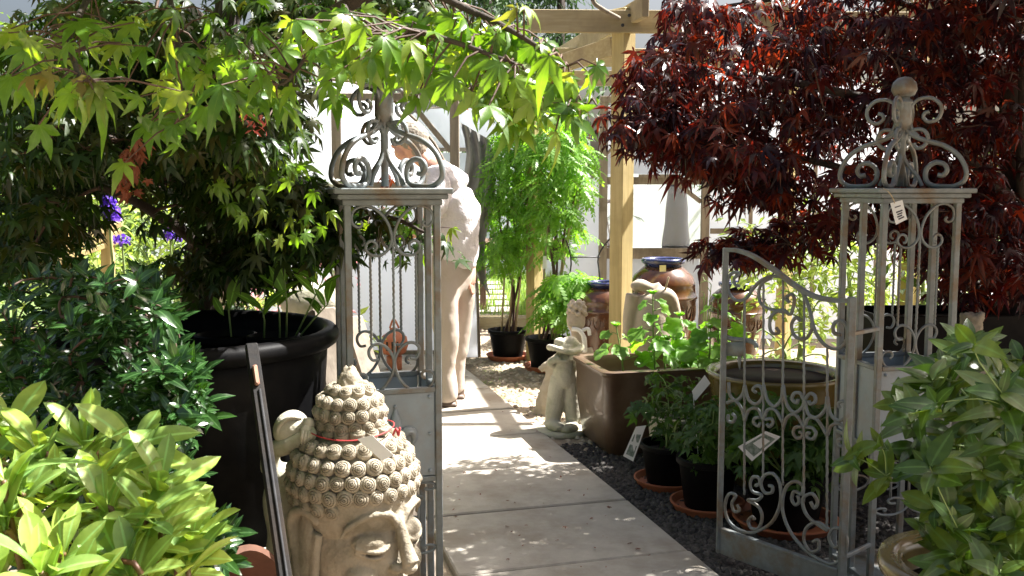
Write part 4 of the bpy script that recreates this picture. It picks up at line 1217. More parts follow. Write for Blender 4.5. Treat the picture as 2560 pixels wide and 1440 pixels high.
for k in range(3):
    zf_ = .925 + .012 * k
    for i in range(7 - k * 2):
        a = 2 * math.pi * i / (7 - k * 2) + k
        o = hp(-.02 + .022 * (1 - k * .3) * math.sin(a), .022 * (1 - k * .3) * math.cos(a), zf_)
        fb.tube(catmull([o, o + Vector((.006 * math.cos(a), .006 * math.sin(a), .018)), hp(-.02 + .008 * math.sin(a), .008 * math.cos(a), zf_ + .034)], 4), [.010, .0105, .010, .009, .008, .007, .005, .003, .002], 8)
fb.ell(hp(-.02, 0, .938), (.026, .026, .035), 16, 10)
fuse(fb, 'flame_finial', M['stone'], t, voxel=.0035, smooth=1)
# red ribbon, and a white card put in for a sunlit spot
rb = MB(); ring_ = []
for i in range(41):
    a = 2 * math.pi * i / 40
    ring_.append(kc + sdv * (.114 * math.cos(a)) + fw * (.118 * math.sin(a)) + Vector((0, 0, -.036 + .006 * math.sin(a * 2))))
rb.tube(ring_, .0017, 6)
e0 = hp(.09, .05, .80)
rb.tube(catmull([e0, e0 + Vector((.01, -.005, .02)), e0 + Vector((.016, -.01, .002)), e0 + Vector((.02, -.01, .025))], 4), .003, 6)
tag(rb.build('ribbon', M['redstring'], None, kc), 'thin red ribbon tied round the topknot of the stone head', 'ribbon')
cc = [P(893, 1098, 2.33), P(930, 1088, 2.33), P(985, 1138, 2.32), P(955, 1152, 2.32)]
card('sunlit_spot', 'white card standing in for the sunlit spot by the topknot', cc, M['tag_white'])
pd_ = MB().box((hx, HD, .075), (.46, .40, .15), .3, .01)
tag(pd_.build('plinth', M['slab'], None, (hx, HD, 0), smooth=False), 'plain block under the large stone head', 'plinth')

# ---- leaning nude figurine behind the head
fig = thing('stone_figurine', 'pale stone figurine with bowed head resting on raised forearm', 'statue', (P(700, 1300, 2.59).x, 2.59, 0))
def fp(px, py, Y=2.62): return P(px, py, Y - .03)
mb = MB()
T0 = fp(700, 1400)
mb.tube(catmull([fp(690, 1560), fp(695, 1470), fp(712, 1390), fp(716, 1320), fp(706, 1240), fp(712, 1190), fp(718, 1160)], 4), [q_ * .72 for q_ in (.085, .088, .09, .092, .092, .088, .084, .08, .078, .075, .074, .073, .074, .076, .078, .077, .075, .07, .064, .058, .05, .044, .036, .03, .028)], 20)
mb.ell(fp(714, 1190), (.05, .045, .03), 20, 12)
mb.tube(catmull([fp(678, 1175), fp(676, 1140, 2.60), fp(692, 1118, 2.57)], 4), [.03, .029, .028, .027, .026, .025, .025, .024, .024], 14)
mb.tube(catmull([fp(690, 1122, 2.56), fp(725, 1112, 2.53), fp(758, 1094, 2.52), fp(772, 1075, 2.52)], 4), [.026, .025, .025, .024, .023, .022, .021, .020, .019, .018, .016, .015, .014], 14)
fuse(mb, 'body', M['stone_pale'], fig, voxel=.006, smooth=4)
ha = MB()
ha.ell(fp(728, 1072, 2.57), (.047, .05, .052), 24, 16, Matrix.Rotation(R(30), 3, 'Y'))
for k in range(16):
    a = k / 15
    s0 = fp(745 - 6 * a, 1042 + 20 * a, 2.53 + .0 * a)
    ha.tube(catmull([fp(752, 1046, 2.55), fp(722 - 16 * a + 10, 1040 + 8 * a, 2.535 + .01 * math.sin(k)), fp(700 - 4 * a, 1058 + 16 * a, 2.53), fp(690 + 12 * a, 1092 + 10 * a, 2.54)], 5), [.006] * 12 + [.005, .004, .003, .002], 6)
ha.build('hair', M['stone_pale'], fig)
hd = MB()
hd.ell(fp(772, 1062, 2.50), (.016, .014, .020), 14, 10)
hd.ell(fp(766, 1078, 2.49), (.017, .011, .018), 14, 10)
for k in range(4):
    x = 756 + 7.5 * k
    L = (34, 40, 38, 30)[k]
    hd.tube(catmull([fp(x + 2, 1078, 2.482), fp(x, 1078 + L * .35, 2.474), fp(x - 1, 1078 + L * .7, 2.478), fp(x, 1078 + L, 2.486)], 4), [.0052] * 6 + [.0048, .0046, .0044, .004, .0038, .003, .002], 8)
hd.tube(catmull([fp(780, 1070, 2.49), fp(787, 1084, 2.48), fp(785, 1100, 2.48)], 4), [.0055] * 5 + [.0045, .004, .003, .002], 8)
hd.build('hand', M['stone_pale'], fig)
MB().box((P(700, 1300, 2.59).x, 2.59, .2), (.15, .15, .4), .1, .01).build('base', M['stone_pale'], fig, smooth=False)

# ---- booted gnome with a floppy hat
def sp(px, py, Y): return P(px, py, Y)
gz = G(1405, 1082); GY = gz.y
gno = thing('garden_gnome', 'pale stone gnome in big boots and floppy hat by the trough', 'statue', gz)
mb = MB()
g = lambda px, py, dy=0: P(px, py, GY + dy)
mb.ell(g(1385, 1062, -.04), (.045, .085, .035), 20, 12, Matrix.Rotation(.5, 3, 'Z'))
mb.ell(g(1425, 1070, -.05), (.050, .085, .035), 20, 12, Matrix.Rotation(-.5, 3, 'Z'))
mb.ell(g(1450, 1040, .02), (.03, .05, .03), 16, 10)
mb.tube([g(1382, 1050), g(1386, 1020), g(1395, 975), g(1402, 945)], [.046, .052, .058, .06], 16)
mb.tube([g(1432, 1055), g(1432, 1020), g(1428, 975), g(1420, 945)], [.044, .048, .054, .06], 16)
mb.tube(catmull([g(1412, 965), g(1412, 930), g(1410, 905), g(1412, 885)], 4), [.06, .066, .070, .072, .070, .068, .066, .062, .06, .058, .056, .054, .05], 20)
mb.tube(catmull([g(1385, 915, -.02), g(1376, 905, -.05), g(1400, 895, -.07)], 4), .020, 12)
mb.tube(catmull([g(1440, 915, -.02), g(1448, 900, -.04), g(1428, 892, -.07)], 4), .020, 12)
for k in range(5):
    mb.tube([g(1396 + 5 * k, 898, -.075), g(1398 + 5 * k, 906, -.082)], .0055, 8)
mb.ell(g(1410, 872, -.01), (.045, .045, .045), 20, 14)
mb.ell(g(1402, 878, -.055), (.011, .014, .010), 12, 8)
for k in range(7):
    a = (k - 3) * .35
    mb.ell(g(1410 + 22 * math.sin(a), 890 + 6 * math.cos(a), -.035), (.014, .012, .022), 12, 8)
fuse(mb, 'body', M['stone_pale'], gno, voxel=.006, smooth=2, disp=.004, dscale=.02)
hb = MB()
ringp = []
for i in range(25):
    a = 2 * math.pi * i / 24
    ringp.append(g(1412, 872) + Vector((.092 * math.cos(a), .075 * math.sin(a), .012 * math.sin(2 * a + .5) + .004)))
hb.tube(ringp, .017, 10)
hb.ell(g(1412, 866), (.07, .06, .035), 22, 12)
hb.ell(g(1425, 858, .0), (.05, .045, .042), 20, 12)
hb.ell(g(1400, 855, -.02), (.036, .032, .026), 18, 12)
hb.ell(g(1448, 868, .0), (.030, .03, .026), 16, 10)
fuse(hb, 'hat', M['stone_pale'], gno, voxel=.0065, smooth=2, disp=.004, dscale=.02)
mb = MB().lathe([(.15, 0), (.155, .01), (.15, .028), (.001, .03)], 30, (gz.x, GY, .0))
mb.build('base', M['stone_pale'], gno)
# ---- stone tree stump / wing shaped stone behind the gnome
s0 = G(1378, 1040)
stu = MB()
S_ = lambda px, py, dy=0: P(px, py, s0.y + .06 + dy)
stu.tube(catmull([S_(1372, 1045), S_(1376, 1000), S_(1384, 950), S_(1392, 905)], 5), [.085, .08, .076, .074, .072, .07, .068, .066, .064, .062, .06, .06, .06, .062, .064, .06], 18)
stu.tube(catmull([S_(1350, 925), S_(1375, 905), S_(1402, 885)], 4), .022, 10)
stu.tube(catmull([S_(1345, 1045), S_(1352, 990), S_(1368, 950)], 4), [.03, .028, .026, .024, .022, .02, .018, .016, .014], 10)
stp = fuse(stu, 'stone_stump', M['stone_pink'], None, (s0.x, s0.y, 0), voxel=.007, smooth=1, disp=.014, dscale=.03)
tag(stp, 'rough brownish stone stump standing behind the booted gnome', 'statue')
# ---- figure with a bun of fruit behind
b0 = G(1442, 1010)
bs_ = thing('stone_bust', 'buff stone figure with tall piled headdress behind the gnome', 'statue', b0)
B_ = lambda px, py, dy=0: P(px, py, b0.y + dy)
mb = MB()
mb.tube(catmull([B_(1452, 1015), B_(1452, 960), B_(1450, 905), B_(1446, 868), B_(1440, 845)], 4), [.085, .085, .08, .078, .076, .08, .085, .088, .085, .08, .07, .06, .05, .045, .042, .04, .04], 20)
mb.ell(B_(1440, 800), (.062, .068, .085), 26, 18)
mb.tube([B_(1442, 850), B_(1440, 820)], .035, 14)
mb.tube(catmull([B_(1420, 855), B_(1412, 880, -.04), B_(1424, 905, -.08)], 4), .024, 12)
mb.tube(catmull([B_(1470, 870), B_(1480, 905, -.02), B_(1474, 940, -.05)], 4), .028, 12)
mb.ell(B_(1424, 812, -.05), (.012, .014, .018), 12, 8)
fuse(mb, 'body', M['stone_pink'], bs_, voxel=.007, smooth=3, disp=.005, dscale=.02)
mb = MB()
for k in range(26):
    a = k * 2.4; r_ = .056 * math.sqrt(1 - (k / 30) ** 2)
    mb.ell(B_(1442, 786) + Vector((r_ * math.cos(a), r_ * math.sin(a), k * .0035)), (.019, .019, .015), 10, 8)
fuse(mb, 'headdress', M['stone_pink'], bs_, voxel=.006, smooth=1)
mb = MB()
mb.tube(catmull([B_(1430, 822, -.06), B_(1448, 826, -.07), B_(1460, 845, -.07), B_(1462, 880, -.06)], 4), [.014] * 8 + [.017] * 5, 10)
mb.tube(catmull([B_(1456, 826, -.06), B_(1470, 822, -.06), B_(1474, 838, -.06)], 4), .012, 10)
mb.build('bust_highlight', M['tag_white'], bs_)  # bright highlight on the bust, drawn as white strips
# ---- smooth torso sculpture
w0 = Vector((P(1640, 900, 5.95).x, 5.95, 0))
wt = thing('torso_sculpture', 'smooth buff torso sculpture with hunched shoulders before the tall jar', 'statue', w0)
W_ = lambda px, py, dy=0: P(px, py, 5.95 + dy)
mb = MB()
mb.tube(catmull([W_(1630, 1030), W_(1625, 960), W_(1625, 880), W_(1632, 820), W_(1630, 770), W_(1618, 735)], 4), [.12, .12, .12, .12, .12, .12, .125, .125, .13, .13, .13, .13, .125, .12, .115, .11, .10, .09, .08, .07, .05], 24)
mb.tube(catmull([W_(1580, 722), W_(1600, 712), W_(1630, 722), W_(1652, 712)], 4), [.028, .03, .034, .036, .038, .038, .036, .034, .032, .03, .028, .026, .022], 14)
mb.tube(catmull([W_(1632, 760, -.02), W_(1652, 738, -.03), W_(1676, 745, -.03), W_(1690, 790, -.02), W_(1703, 840, 0), W_(1712, 900, 0)], 4), [.045, .048, .05, .052, .052, .05, .048, .046, .044, .042, .040, .038, .036, .035, .034, .033, .032, .031, .03, .03, .03], 16)
mb.tube(catmull([W_(1584, 735), W_(1574, 790), W_(1572, 850)], 4), [.05, .048, .046, .044, .043, .042, .04, .04, .04], 14)
fuse(mb, 'body', M['stone_pink'], wt, voxel=.009, smooth=5)
MB().tube([W_(1662, 728, -.06), W_(1672, 692, -.07)], .006, 6).build('stick', M['cane'], wt)
# ---- small stone figure far right
f0 = P(2432, 900, 3.9)
fr_ = thing('stone_cherub', 'small weathered stone figure half hidden above the right shrub', 'statue', (f0.x, 3.9, 0))
C_ = lambda px, py, dy=0: P(px, py, 3.9 + dy)
mb = MB()
mb.tube(catmull([Vector((f0.x, 3.9, .01)), C_(2432, 1000), C_(2432, 900), C_(2430, 850)], 4), [.09, .09, .085, .08, .08, .075, .07, .07, .07, .065, .06, .055, .05], 18)
mb.ell(C_(2428, 815), (.045, .045, .055), 20, 14)
mb.tube(catmull([C_(2405, 860), C_(2395, 890, -.05), C_(2420, 900, -.08)], 4), .022, 10)
mb.tube(catmull([C_(2455, 860), C_(2468, 890, -.04), C_(2445, 905, -.08)], 4), .022, 10)
mb.ell(C_(2424, 820, -.045), (.01, .012, .012), 10, 8)
mb.ell(C_(2424, 812, -.05), (.012, .010, .008), 10, 8)
for k in range(14):
    a = k * 2.4
    mb.ell(C_(2430, 800) + Vector((.034 * math.cos(a), .034 * math.sin(a), .002 * k)), (.015, .015, .012), 8, 6)
fuse(mb, 'body', M['stone'], fr_, voxel=.006, smooth=1, disp=.010, dscale=.02)
# ---- little teapot-like ornament through the left pillar
tp = Vector((P(985, 860, 7.3).x, 7.3, 0))
k0 = thing('clay_lantern', 'small terracotta lantern on the gravel seen through the left pillar', 'lantern', tp)
K = MB().lathe([(.05, .14), (.09, .16), (.11, .22), (.10, .28), (.05, .32), (.03, .33), (.035, .345), (.001, .36)], 24, (tp.x, 7.3, 0))
K.lathe([(.06, 0), (.06, .135), (.001, .138)], 18, (tp.x, 7.3, 0)); K.build('lantern_body', M['terracotta'], k0)
MB().tube(catmull([Vector((tp.x - .03, 7.3, .35)), Vector((tp.x, 7.3, .42)), Vector((tp.x + .04, 7.3, .35))], 5), .008, 8).build('handle', M['terracotta'], k0)
for s_ in (-1, 0, 1): MB().box((tp.x + .04 * s_, 7.195, .225), (.012, .01, .07), 0, .002).build('slot', M['soil'], k0, smooth=False)

# dark leaning iron bar with catch, left of the head
ba = P(628, 862, 2.38); bb = P(712, 1445, 2.05)
d = (bb - ba).normalized(); b_ = ba + d * ((ba.z) / -d.z)
br = thing('iron_bar', 'dark grey flat iron bar with rusty catch leaning on the black tub', 'bar', b_)
MB().beam(ba, b_, .030, .024, .003).build('shaft', surf('dark_iron', (.010, .010, .011), (.018, .018, .019), 30, .7, .3, .002, spec=.2, stain=(.03, .022, .016), fine=140), br, smooth=False)
MB().beam(ba + d * .055 + Vector((.006, -.018, 0)), ba + d * .11 + Vector((.006, -.018, 0)), .012, .014, .003).build('catch', surf('rusty_brass', (.25, .13, .09), (.36, .2, .14), 20, .5, .2, .002, metal=.3), br, smooth=False)
MB().tube([ba + d * .12 + Vector((.010, -.016, 0)), b_ + Vector((.010, -.016, 0))], .0032, 8).build('rod', surf('worn_iron', (.02, .02, .022), (.04, .04, .043), 30, .7, .2, .002, spec=.2), br)

#=====================================================================  PERSON
PY = 6.15
pp = lambda px, py, dy=0.0: P(px, py, PY + dy)
per = thing('person', 'stooping grey haired man in pale shirt and beige trousers on the path', 'person', (P(1120, 1020, PY).x, PY, .03))
nodes = [(pp(1128, 640), .11), (pp(1132, 560, .0), .115), (pp(1125, 490), .15), (pp(1095, 432), .11), (pp(1066, 408), .058), (pp(1048, 392), .055),   # 0-5 pelvis, spine, neck
         (pp(1035, 372), .082), (pp(1024, 358), .088),                                                                                      # 6,7 head
         (pp(1098, 440, -.18), .062), (pp(1085, 520, -.24), .05), (pp(1060, 575, -.28), .040), (pp(1010, 590, -.30), .030), (pp(990, 592, -.30), .026),   # near arm to the left
         (pp(1112, 445, .20), .062), (pp(1150, 540, .24), .05), (pp(1172, 620, .16), .040), (pp(1180, 685, .06), .028), (pp(1179, 700, .04), .03),   # far arm hangs behind the hip
         (pp(1112, 700, -.09), .095), (pp(1122, 830, -.11), .062), (pp(1118, 925, -.10), .048), (pp(1120, 1000, -.10), .036), (pp(1098, 1018, -.14), .03),
         (pp(1145, 700, .10), .095), (pp(1150, 830, .10), .062), (pp(1140, 915, .12), .048), (pp(1138, 985, .14), .036), (pp(1118, 1000, .10), .03)]
edges = [(0, 1), (1, 2), (2, 3), (3, 4), (4, 5), (5, 6), (6, 7), (3, 8), (8, 9), (9, 10), (10, 11), (11, 12), (3, 13), (13, 14), (14, 15), (15, 16), (16, 17), (0, 18), (18, 19), (19, 20), (20, 21), (21, 22), (0, 23), (23, 24), (24, 25), (25, 26), (26, 27)]
def hand(base, wrist, dirn, side, start):
    """palm is the last node; five separate finger chains"""
    N = []; E = []
    d = Vector(dirn).normalized(); s = Vector(side).normalized()
    for k in range(4):
        o = base + s * (.017 * (k - 1.5)) + d * .035
        L = (.062, .072, .068, .052)[k]
        c_ = d.cross(s) * .3
        a = start + len(N)
        N += [(o, .0095), (o + d * L * .5 + c_ * L * .25, .0088), (o + d * L * .85 + c_ * L * .7, .007)]
        E += [(a, a + 1), (a + 1, a + 2), (wrist, a)]
    o = base + s * -.032 + d * .005; a = start + len(N)
    N += [(o, .011), (o + d * .03 - s * .014, .010), (o + d * .052 - s * .012, .008)]
    E += [(a, a + 1), (a + 1, a + 2), (wrist, a)]
    return N, E
N, E = hand(nodes[17][0], 17, (.0, -.15, -1), (.3, 1, 0), len(nodes)); nodes += N; edges += E
N, E = hand(nodes[12][0], 12, (-1, -.1, -.35), (.1, 1, .2), len(nodes)); nodes += N; edges += E
skin('body', nodes, edges, M['skin'], per, sub=2)
# face features and ears, fused as one piece on the head
mb = MB()
hdc = pp(1024, 356)
mb.ell(hdc, (.092, .076, .112), 28, 20, Matrix.Rotation(R(-28), 3, 'Y'))
mb.ell(hdc + Vector((-.045, 0, -.06)), (.055, .055, .055), 20, 14)
mb.ell(hdc + Vector((-.098, 0, -.022)), (.024, .013, .018), 12, 8)
for s_ in (-1, 1):
    mb.ell(hdc + Vector((.018, s_ * .079, -.025)), (.02, .010, .032), 14, 10)
    mb.ell(hdc + Vector((-.077, s_ * .028, .004)), (.014, .016, .009), 10, 8)
mb.ell(hdc + Vector((-.085, 0, -.062)), (.016, .024, .008), 12, 8)
fuse(mb, 'head', M['skin'], per, voxel=.006, smooth=2)
mb = MB()
mb.ell(hdc + Vector((.016, 0, .026)), (.106, .094, .112), 28, 20, Matrix.Rotation(R(-28), 3, 'Y'))
mb.ell(hdc + Vector((.045, 0, -.03)), (.066, .086, .078), 22, 14)
fuse(mb, 'hair', M['hair'], per, voxel=.007, smooth=2, disp=.012, dscale=.015)
mb = MB()
for s_ in (-1, 1):
    ringp = [hdc + Vector((-.098, s_ * .034 + .021 * math.cos(a), .0 + .015 * math.sin(a))) for a in [2 * math.pi * i / 14 for i in range(15)]]
    mb.tube(ringp, .002, 5)
    mb.tube([hdc + Vector((-.098, s_ * .055, .004)), hdc + Vector((.01, s_ * .084, .0))], .002, 5)
mb.build('glasses', M['rope'], per)
# shirt
sh_n = [(pp(1128, 676), (.185, .185)), (pp(1130, 645), (.19, .178)), (pp(1138, 580), (.2, .165)), (pp(1140, 530), (.205, .17)), (pp(1124, 480), (.205, .17)), (pp(1100, 445), (.15, .14)), (pp(1080, 424), .082),
        (pp(1100, 450, -.17), .098), (pp(1090, 505, -.235), .088), (pp(1066, 555, -.27), .078),
        (pp(1118, 455, .18), .095), (pp(1146, 520, .23), .082), (pp(1162, 575, .21), .07)]
sh_e = [(0, 1), (1, 2), (2, 3), (3, 4), (4, 5), (5, 6), (5, 7), (7, 8), (8, 9), (5, 10), (10, 11), (11, 12)]
def folds(o, strength, scale, seed=1):
    tx = bpy.data.textures.new('cloth_folds', 'CLOUDS'); tx.noise_scale = scale; tx.noise_depth = 2
    m = o.modifiers.new('d', 'DISPLACE'); m.texture = tx; m.strength = strength; m.mid_level = .5; m.texture_coords = 'LOCAL'
    return bake(o)
folds(skin('shirt', sh_n, sh_e, M['shirt'], per, sub=3), .045, .11)
cl = MB().tube(catmull([pp(1078, 425, -.075), pp(1060, 412, -.06), pp(1056, 418, 0), pp(1070, 416, .06), pp(1086, 420, .05), pp(1092, 425, 0), pp(1078, 425, -.075)], 4), .016, 8)
cl.build('collar', M['shirt'], per)
tn = [(pp(1124, 590), (.15, .15)), (pp(1124, 672), (.17, .17)),
      (pp(1104, 720, -.09), .116), (pp(1112, 790, -.11), .094), (pp(1118, 850, -.11), .082), (pp(1112, 920, -.10), .074), (pp(1116, 975, -.10), .078), (pp(1116, 1008, -.10), .086),
      (pp(1146, 712, .09), .116), (pp(1152, 780, .10), .092), (pp(1146, 850, .11), .078), (pp(1138, 910, .12), .070), (pp(1138, 960, .13), .068), (pp(1136, 985, .13), .074)]
te = [(0, 1), (1, 2), (2, 3), (3, 4), (4, 5), (5, 6), (6, 7), (1, 8), (8, 9), (9, 10), (10, 11), (11, 12), (12, 13)]
folds(skin('trousers', tn, te, M['trousers'], per, sub=3), .028, .16)
for (px, py, dy) in ((1116, 1024, -.10), (1136, 1000, .13)):
    c = pp(px, py, dy)
    mb = MB(); mb.ell(Vector((c.x + .0, c.y, .08)), (.07, .055, .05), 20, 12); mb.ell(Vector((c.x - .12, c.y - .02, .065)), (.10, .052, .036), 20, 12); mb.box((c.x - .07, c.y - .01, .042), (.29, .10, .022), 0, .008)
    fuse(mb, 'shoe', M['shoe'], per, voxel=.008, smooth=3)

#=====================================================================  PLANTS
def dirs(n, up=.0, sp=1.0):
    a = rng.uniform(0, 2 * np.pi, n)
    return np.stack([np.cos(a) * sp, np.sin(a) * sp, up + rng.normal(0, .25, n)], 1)
def rosette(centres, axes, per, size, out=.8, jitter=.15):
    """whorls of leaves round shoot tips; returns positions, tips, normals, sizes"""
    Pn = []; T = []; Nn = []; Sz = []
    for c, ax in zip(centres, axes):
        ax = Vector(ax).normalized(); s = ax.orthogonal().normalized(); b = ax.cross(s)
        ph = rnd.uniform(0, 6.28)
        k = per + rnd.randint(-1, 1)
        for i in range(k):
            a = ph + i * 2.4; o = out * rnd.uniform(.55, 1.3)
            rad = s * math.cos(a) + b * math.sin(a)
            tdir = ax + rad * o + Vector((rnd.gauss(0, jitter), rnd.gauss(0, jitter), rnd.gauss(0, jitter)))
            nn = ax - rad * .6 + Vector((rnd.gauss(0, jitter), rnd.gauss(0, jitter), 0))
            Pn.append(tuple(Vector(c) - ax * (.012 * i / per * 3))); T.append(tuple(tdir)); Nn.append(tuple(nn)); Sz.append(size * rnd.uniform(.6, 1.12))
    return A(Pn), A(T), A(Nn), np.array(Sz)
# ---- pale broad leaved shrub, bottom left
sk = thing('broad_leaved_shrub', 'pale green broad leaved shrub in full sun at bottom left', 'shrub', (-.62, 1.45, 0))
cs = []; ax = []
spots = [(100, 1130, 1.42), (265, 1265, 1.36), (400, 1215, 1.45), (330, 1120, 1.52), (215, 1110, 1.5), (60, 1235, 1.35), (160, 1385, 1.28), (300, 1400, 1.3), (420, 1330, 1.4), (20, 1080, 1.5), (10, 1330, 1.28), (470, 1420, 1.4), (100, 1430, 1.22), (370, 1290, 1.38), (240, 1200, 1.42), (50, 1150, 1.45), (150, 1230, 1.4), (480, 1350, 1.48), (10, 1200, 1.3), (330, 1450, 1.3), (180, 1480, 1.25), (-60, 1180, 1.4), (-60, 1350, 1.3)]
stm = MB(); root = Vector((-.66, 1.5, 0))
for (x, y, dd_) in spots:
    c = P(x, y, dd_); cs.append(c)
    ax.append(Vector((.25 * (x - 150) / 250 + rnd.gauss(0, .22), -.28 + rnd.gauss(0, .2), 1)))
    m_ = root.lerp(c, .5) + Vector((0, 0, .0)); m_.z -= .08
    stm.tube(catmull([root + Vector((rnd.uniform(-.05, .05), rnd.uniform(-.05, .05), 0)), m_, c - Vector(ax[-1]).normalized() * .07, c], 4), [.008, .0075, .007, .0065, .006, .0058, .0055, .005, .0048, .0046, .0044, .004, .0035], 7)
a_, b_, c_, s_ = rosette(cs, ax, 8, .100, .72, .18)
a2_, b2_, c2_, s2_ = rosette([c - Vector(x_).normalized() * .06 for c, x_ in zip(cs, ax)], ax, 5, .105, 1.6, .25)
plant_leaves('foliage', [T_oval(.165, 9, .28, .22, .66, .62), T_oval(.19, 9, .2, .5, .64, .6), T_oval(.155, 9, .35, .1, .62, .65)], np.concatenate([a_, a2_]), np.concatenate([b_, b2_]), np.concatenate([c_, c2_]), np.concatenate([s_, s2_]), M['skimmia'], sk)
stm.build('stem', M['redstem'], sk)
# ---- glossy dark shrub
gl = thing('glossy_shrub', 'dark glossy small leaved shrub between pale shrub and black tub', 'shrub', (-1.0, 2.2, 0))
poly = [(0, 700), (120, 690), (330, 660), (420, 700), (450, 820), (480, 900), (490, 1010), (470, 1080), (500, 1300), (560, 1330), (540, 1440), (0, 1440)]
cs = region(poly, 380, 1.95, 2.55)
cs += region([(360, 880), (490, 880), (500, 1010), (400, 1060), (340, 980)], 40, 1.9, 2.1)
cs += region([(430, 1290), (560, 1300), (560, 1440), (430, 1440)], 24, 1.6, 1.8)
root = Vector((-1.0, 2.3, 0))
limbs = []; stm = MB()
for k in range(9):
    top = P(rnd.uniform(20, 440), rnd.uniform(760, 1150), rnd.uniform(2.05, 2.4))
    pts_ = catmull([root + Vector((rnd.uniform(-.1, .1), rnd.uniform(-.1, .1), 0)), root.lerp(top, .45) + Vector((0, 0, .05)), top], 6)
    stm.tube(pts_, [.012 - .0007 * i for i in range(len(pts_))], 7); limbs += pts_[3:]
ax = [Vector((c.x + 1.0, (c.y - 2.35) * 1.2 - .5, 1.0)) + Vector((rnd.gauss(0, .35), rnd.gauss(0, .35), 0)) for c in cs]
twigs(stm, cs, limbs, .004)
stm.build('stem', M['twig'], gl)
a_, b_, c_, s_ = rosette(cs, ax, 8, .052, .9, .2)
a2_, b2_, c2_, s2_ = rosette([c - Vector(x_).normalized() * .03 for c, x_ in zip(cs, ax)], ax, 5, .055, 1.6, .3)
plant_leaves('foliage', [T_oval(.17, 5, .25, .3, .5), T_oval(.20, 5, .2, .5, .5)], np.concatenate([a_, a2_]), np.concatenate([b_, b2_]), np.concatenate([c_, c2_]), np.concatenate([s_, s2_]), M['glossy'], gl)
# ---- right foreground shrub in the olive pot
po = thing('leafy_shrub', 'mid green shrub spilling from the olive rimmed pot at bottom right', 'shrub', OZ - Vector((0, 0, .06)))
poly = [(2400, 870), (2470, 840), (2560, 830), (2620, 1100), (2600, 1440), (2380, 1440), (2330, 1330), (2240, 1200), (2180, 1100), (2230, 1000), (2330, 900)]
cs = region(poly, 62, 1.75, 2.45) + region([(2250, 1180), (2600, 1150), (2600, 1440), (2420, 1440), (2330, 1330)], 34, 1.8, 2.2)
for (x, y) in ((2130, 1140), (2215, 1190), (2200, 1110), (2290, 1030), (2330, 950), (2400, 880), (2425, 850), (2440, 870), (2300, 1110), (2270, 1150)): cs.append(P(x, y, rnd.uniform(2.0, 2.15)))
limbs = []; stm = MB()
for k in range(7):
    top = P(rnd.uniform(2300, 2580), rnd.uniform(950, 1200), rnd.uniform(1.95, 2.3))
    pts_ = catmull([OZ + Vector((rnd.uniform(-.06, .06), rnd.uniform(-.06, .06), -.06)), OZ.lerp(top, .5) + Vector((0, 0, .06)), top], 6)
    stm.tube(pts_, [.007 - .0003 * i for i in range(len(pts_))], 7); limbs += pts_[2:]
twigs(stm, cs, limbs, .0032)
stm.build('stem', M['greenstem'], po)
ax = [Vector(((c.x - 1.05) * 1.6 - .25, -.45, .6)) + Vector((rnd.gauss(0, .3), rnd.gauss(0, .3), rnd.gauss(0, .2))) for c in cs]
a_, b_, c_, s_ = rosette(cs, ax, 7, .075, 1.1, .32)
plant_leaves('foliage', [T_oval(.24, 7, .12, .45, .44), T_oval(.27, 7, .1, .6, .46), T_oval(.22, 7, .15, .3, .42)], a_, b_, c_, s_, M['peony'], po)

# ---- hollyhock like plants in the trough
hk = thing('mallow_plant', 'bright green round leaved plant growing in the brown trough', 'plant', (cen.x, cen.y, TRH - .08))
stems = [((1640, 930), (1632, 735)), ((1560, 940), (1540, 815)), ((1700, 930), (1700, 790)), ((1800, 920), (1795, 745)), ((1760, 930), (1775, 820)), ((1665, 930), (1668, 850))]
stm = MB(); lp = []; lt_ = []; ln_ = []; ls_ = []
for (b, tp_) in stems:
    yb = cen.y - .10 + rnd.uniform(-.1, .1)
    if b[0] > 1750: yb = 5.05
    b3 = P(b[0], b[1], yb); b3.z = TRH - .1; t3 = P(tp_[0], tp_[1], yb - .02)
    ps = catmull([b3, b3.lerp(t3, .5) + Vector((rnd.uniform(-.015, .015), 0, 0)), t3], 5)
    stm.tube(ps, [.007 - .0004 * i for i in range(len(ps))], 7)
    n_ = 11 if t3.z - b3.z > .3 else 5
    for k in range(n_):
        f = .34 + .64 * k / n_
        q_ = b3.lerp(t3, f); an = k * 2.4 + rnd.uniform(-.3, .3)
        L = .085 * (1.1 - f) + .02
        d = Vector((math.cos(an), math.sin(an), .35)).normalized()
        stm.tube([q_, q_ + d * L], [.003, .002], 5)
        lp.append(q_ + d * L); lt_.append((d.x, d.y, -.25)); ln_.append((rnd.gauss(0, .35), -.85 + rnd.gauss(0, .35), 1)); ls_.append(.125 * (1.15 - f) + .02)
    for k in range(6):
        an = k; lp.append(t3); lt_.append((math.cos(an), math.sin(an), 1.2)); ln_.append((-math.cos(an), -math.sin(an), .3)); ls_.append(.03)
stm.build('stem', M['greenstem'], hk)
plant_leaves('foliage', [T_round(5, 22, .25), T_round(5, 22, -.15)], A(lp), A(lt_), A(ln_), np.array(ls_) * 1.22, M['lime'], hk)
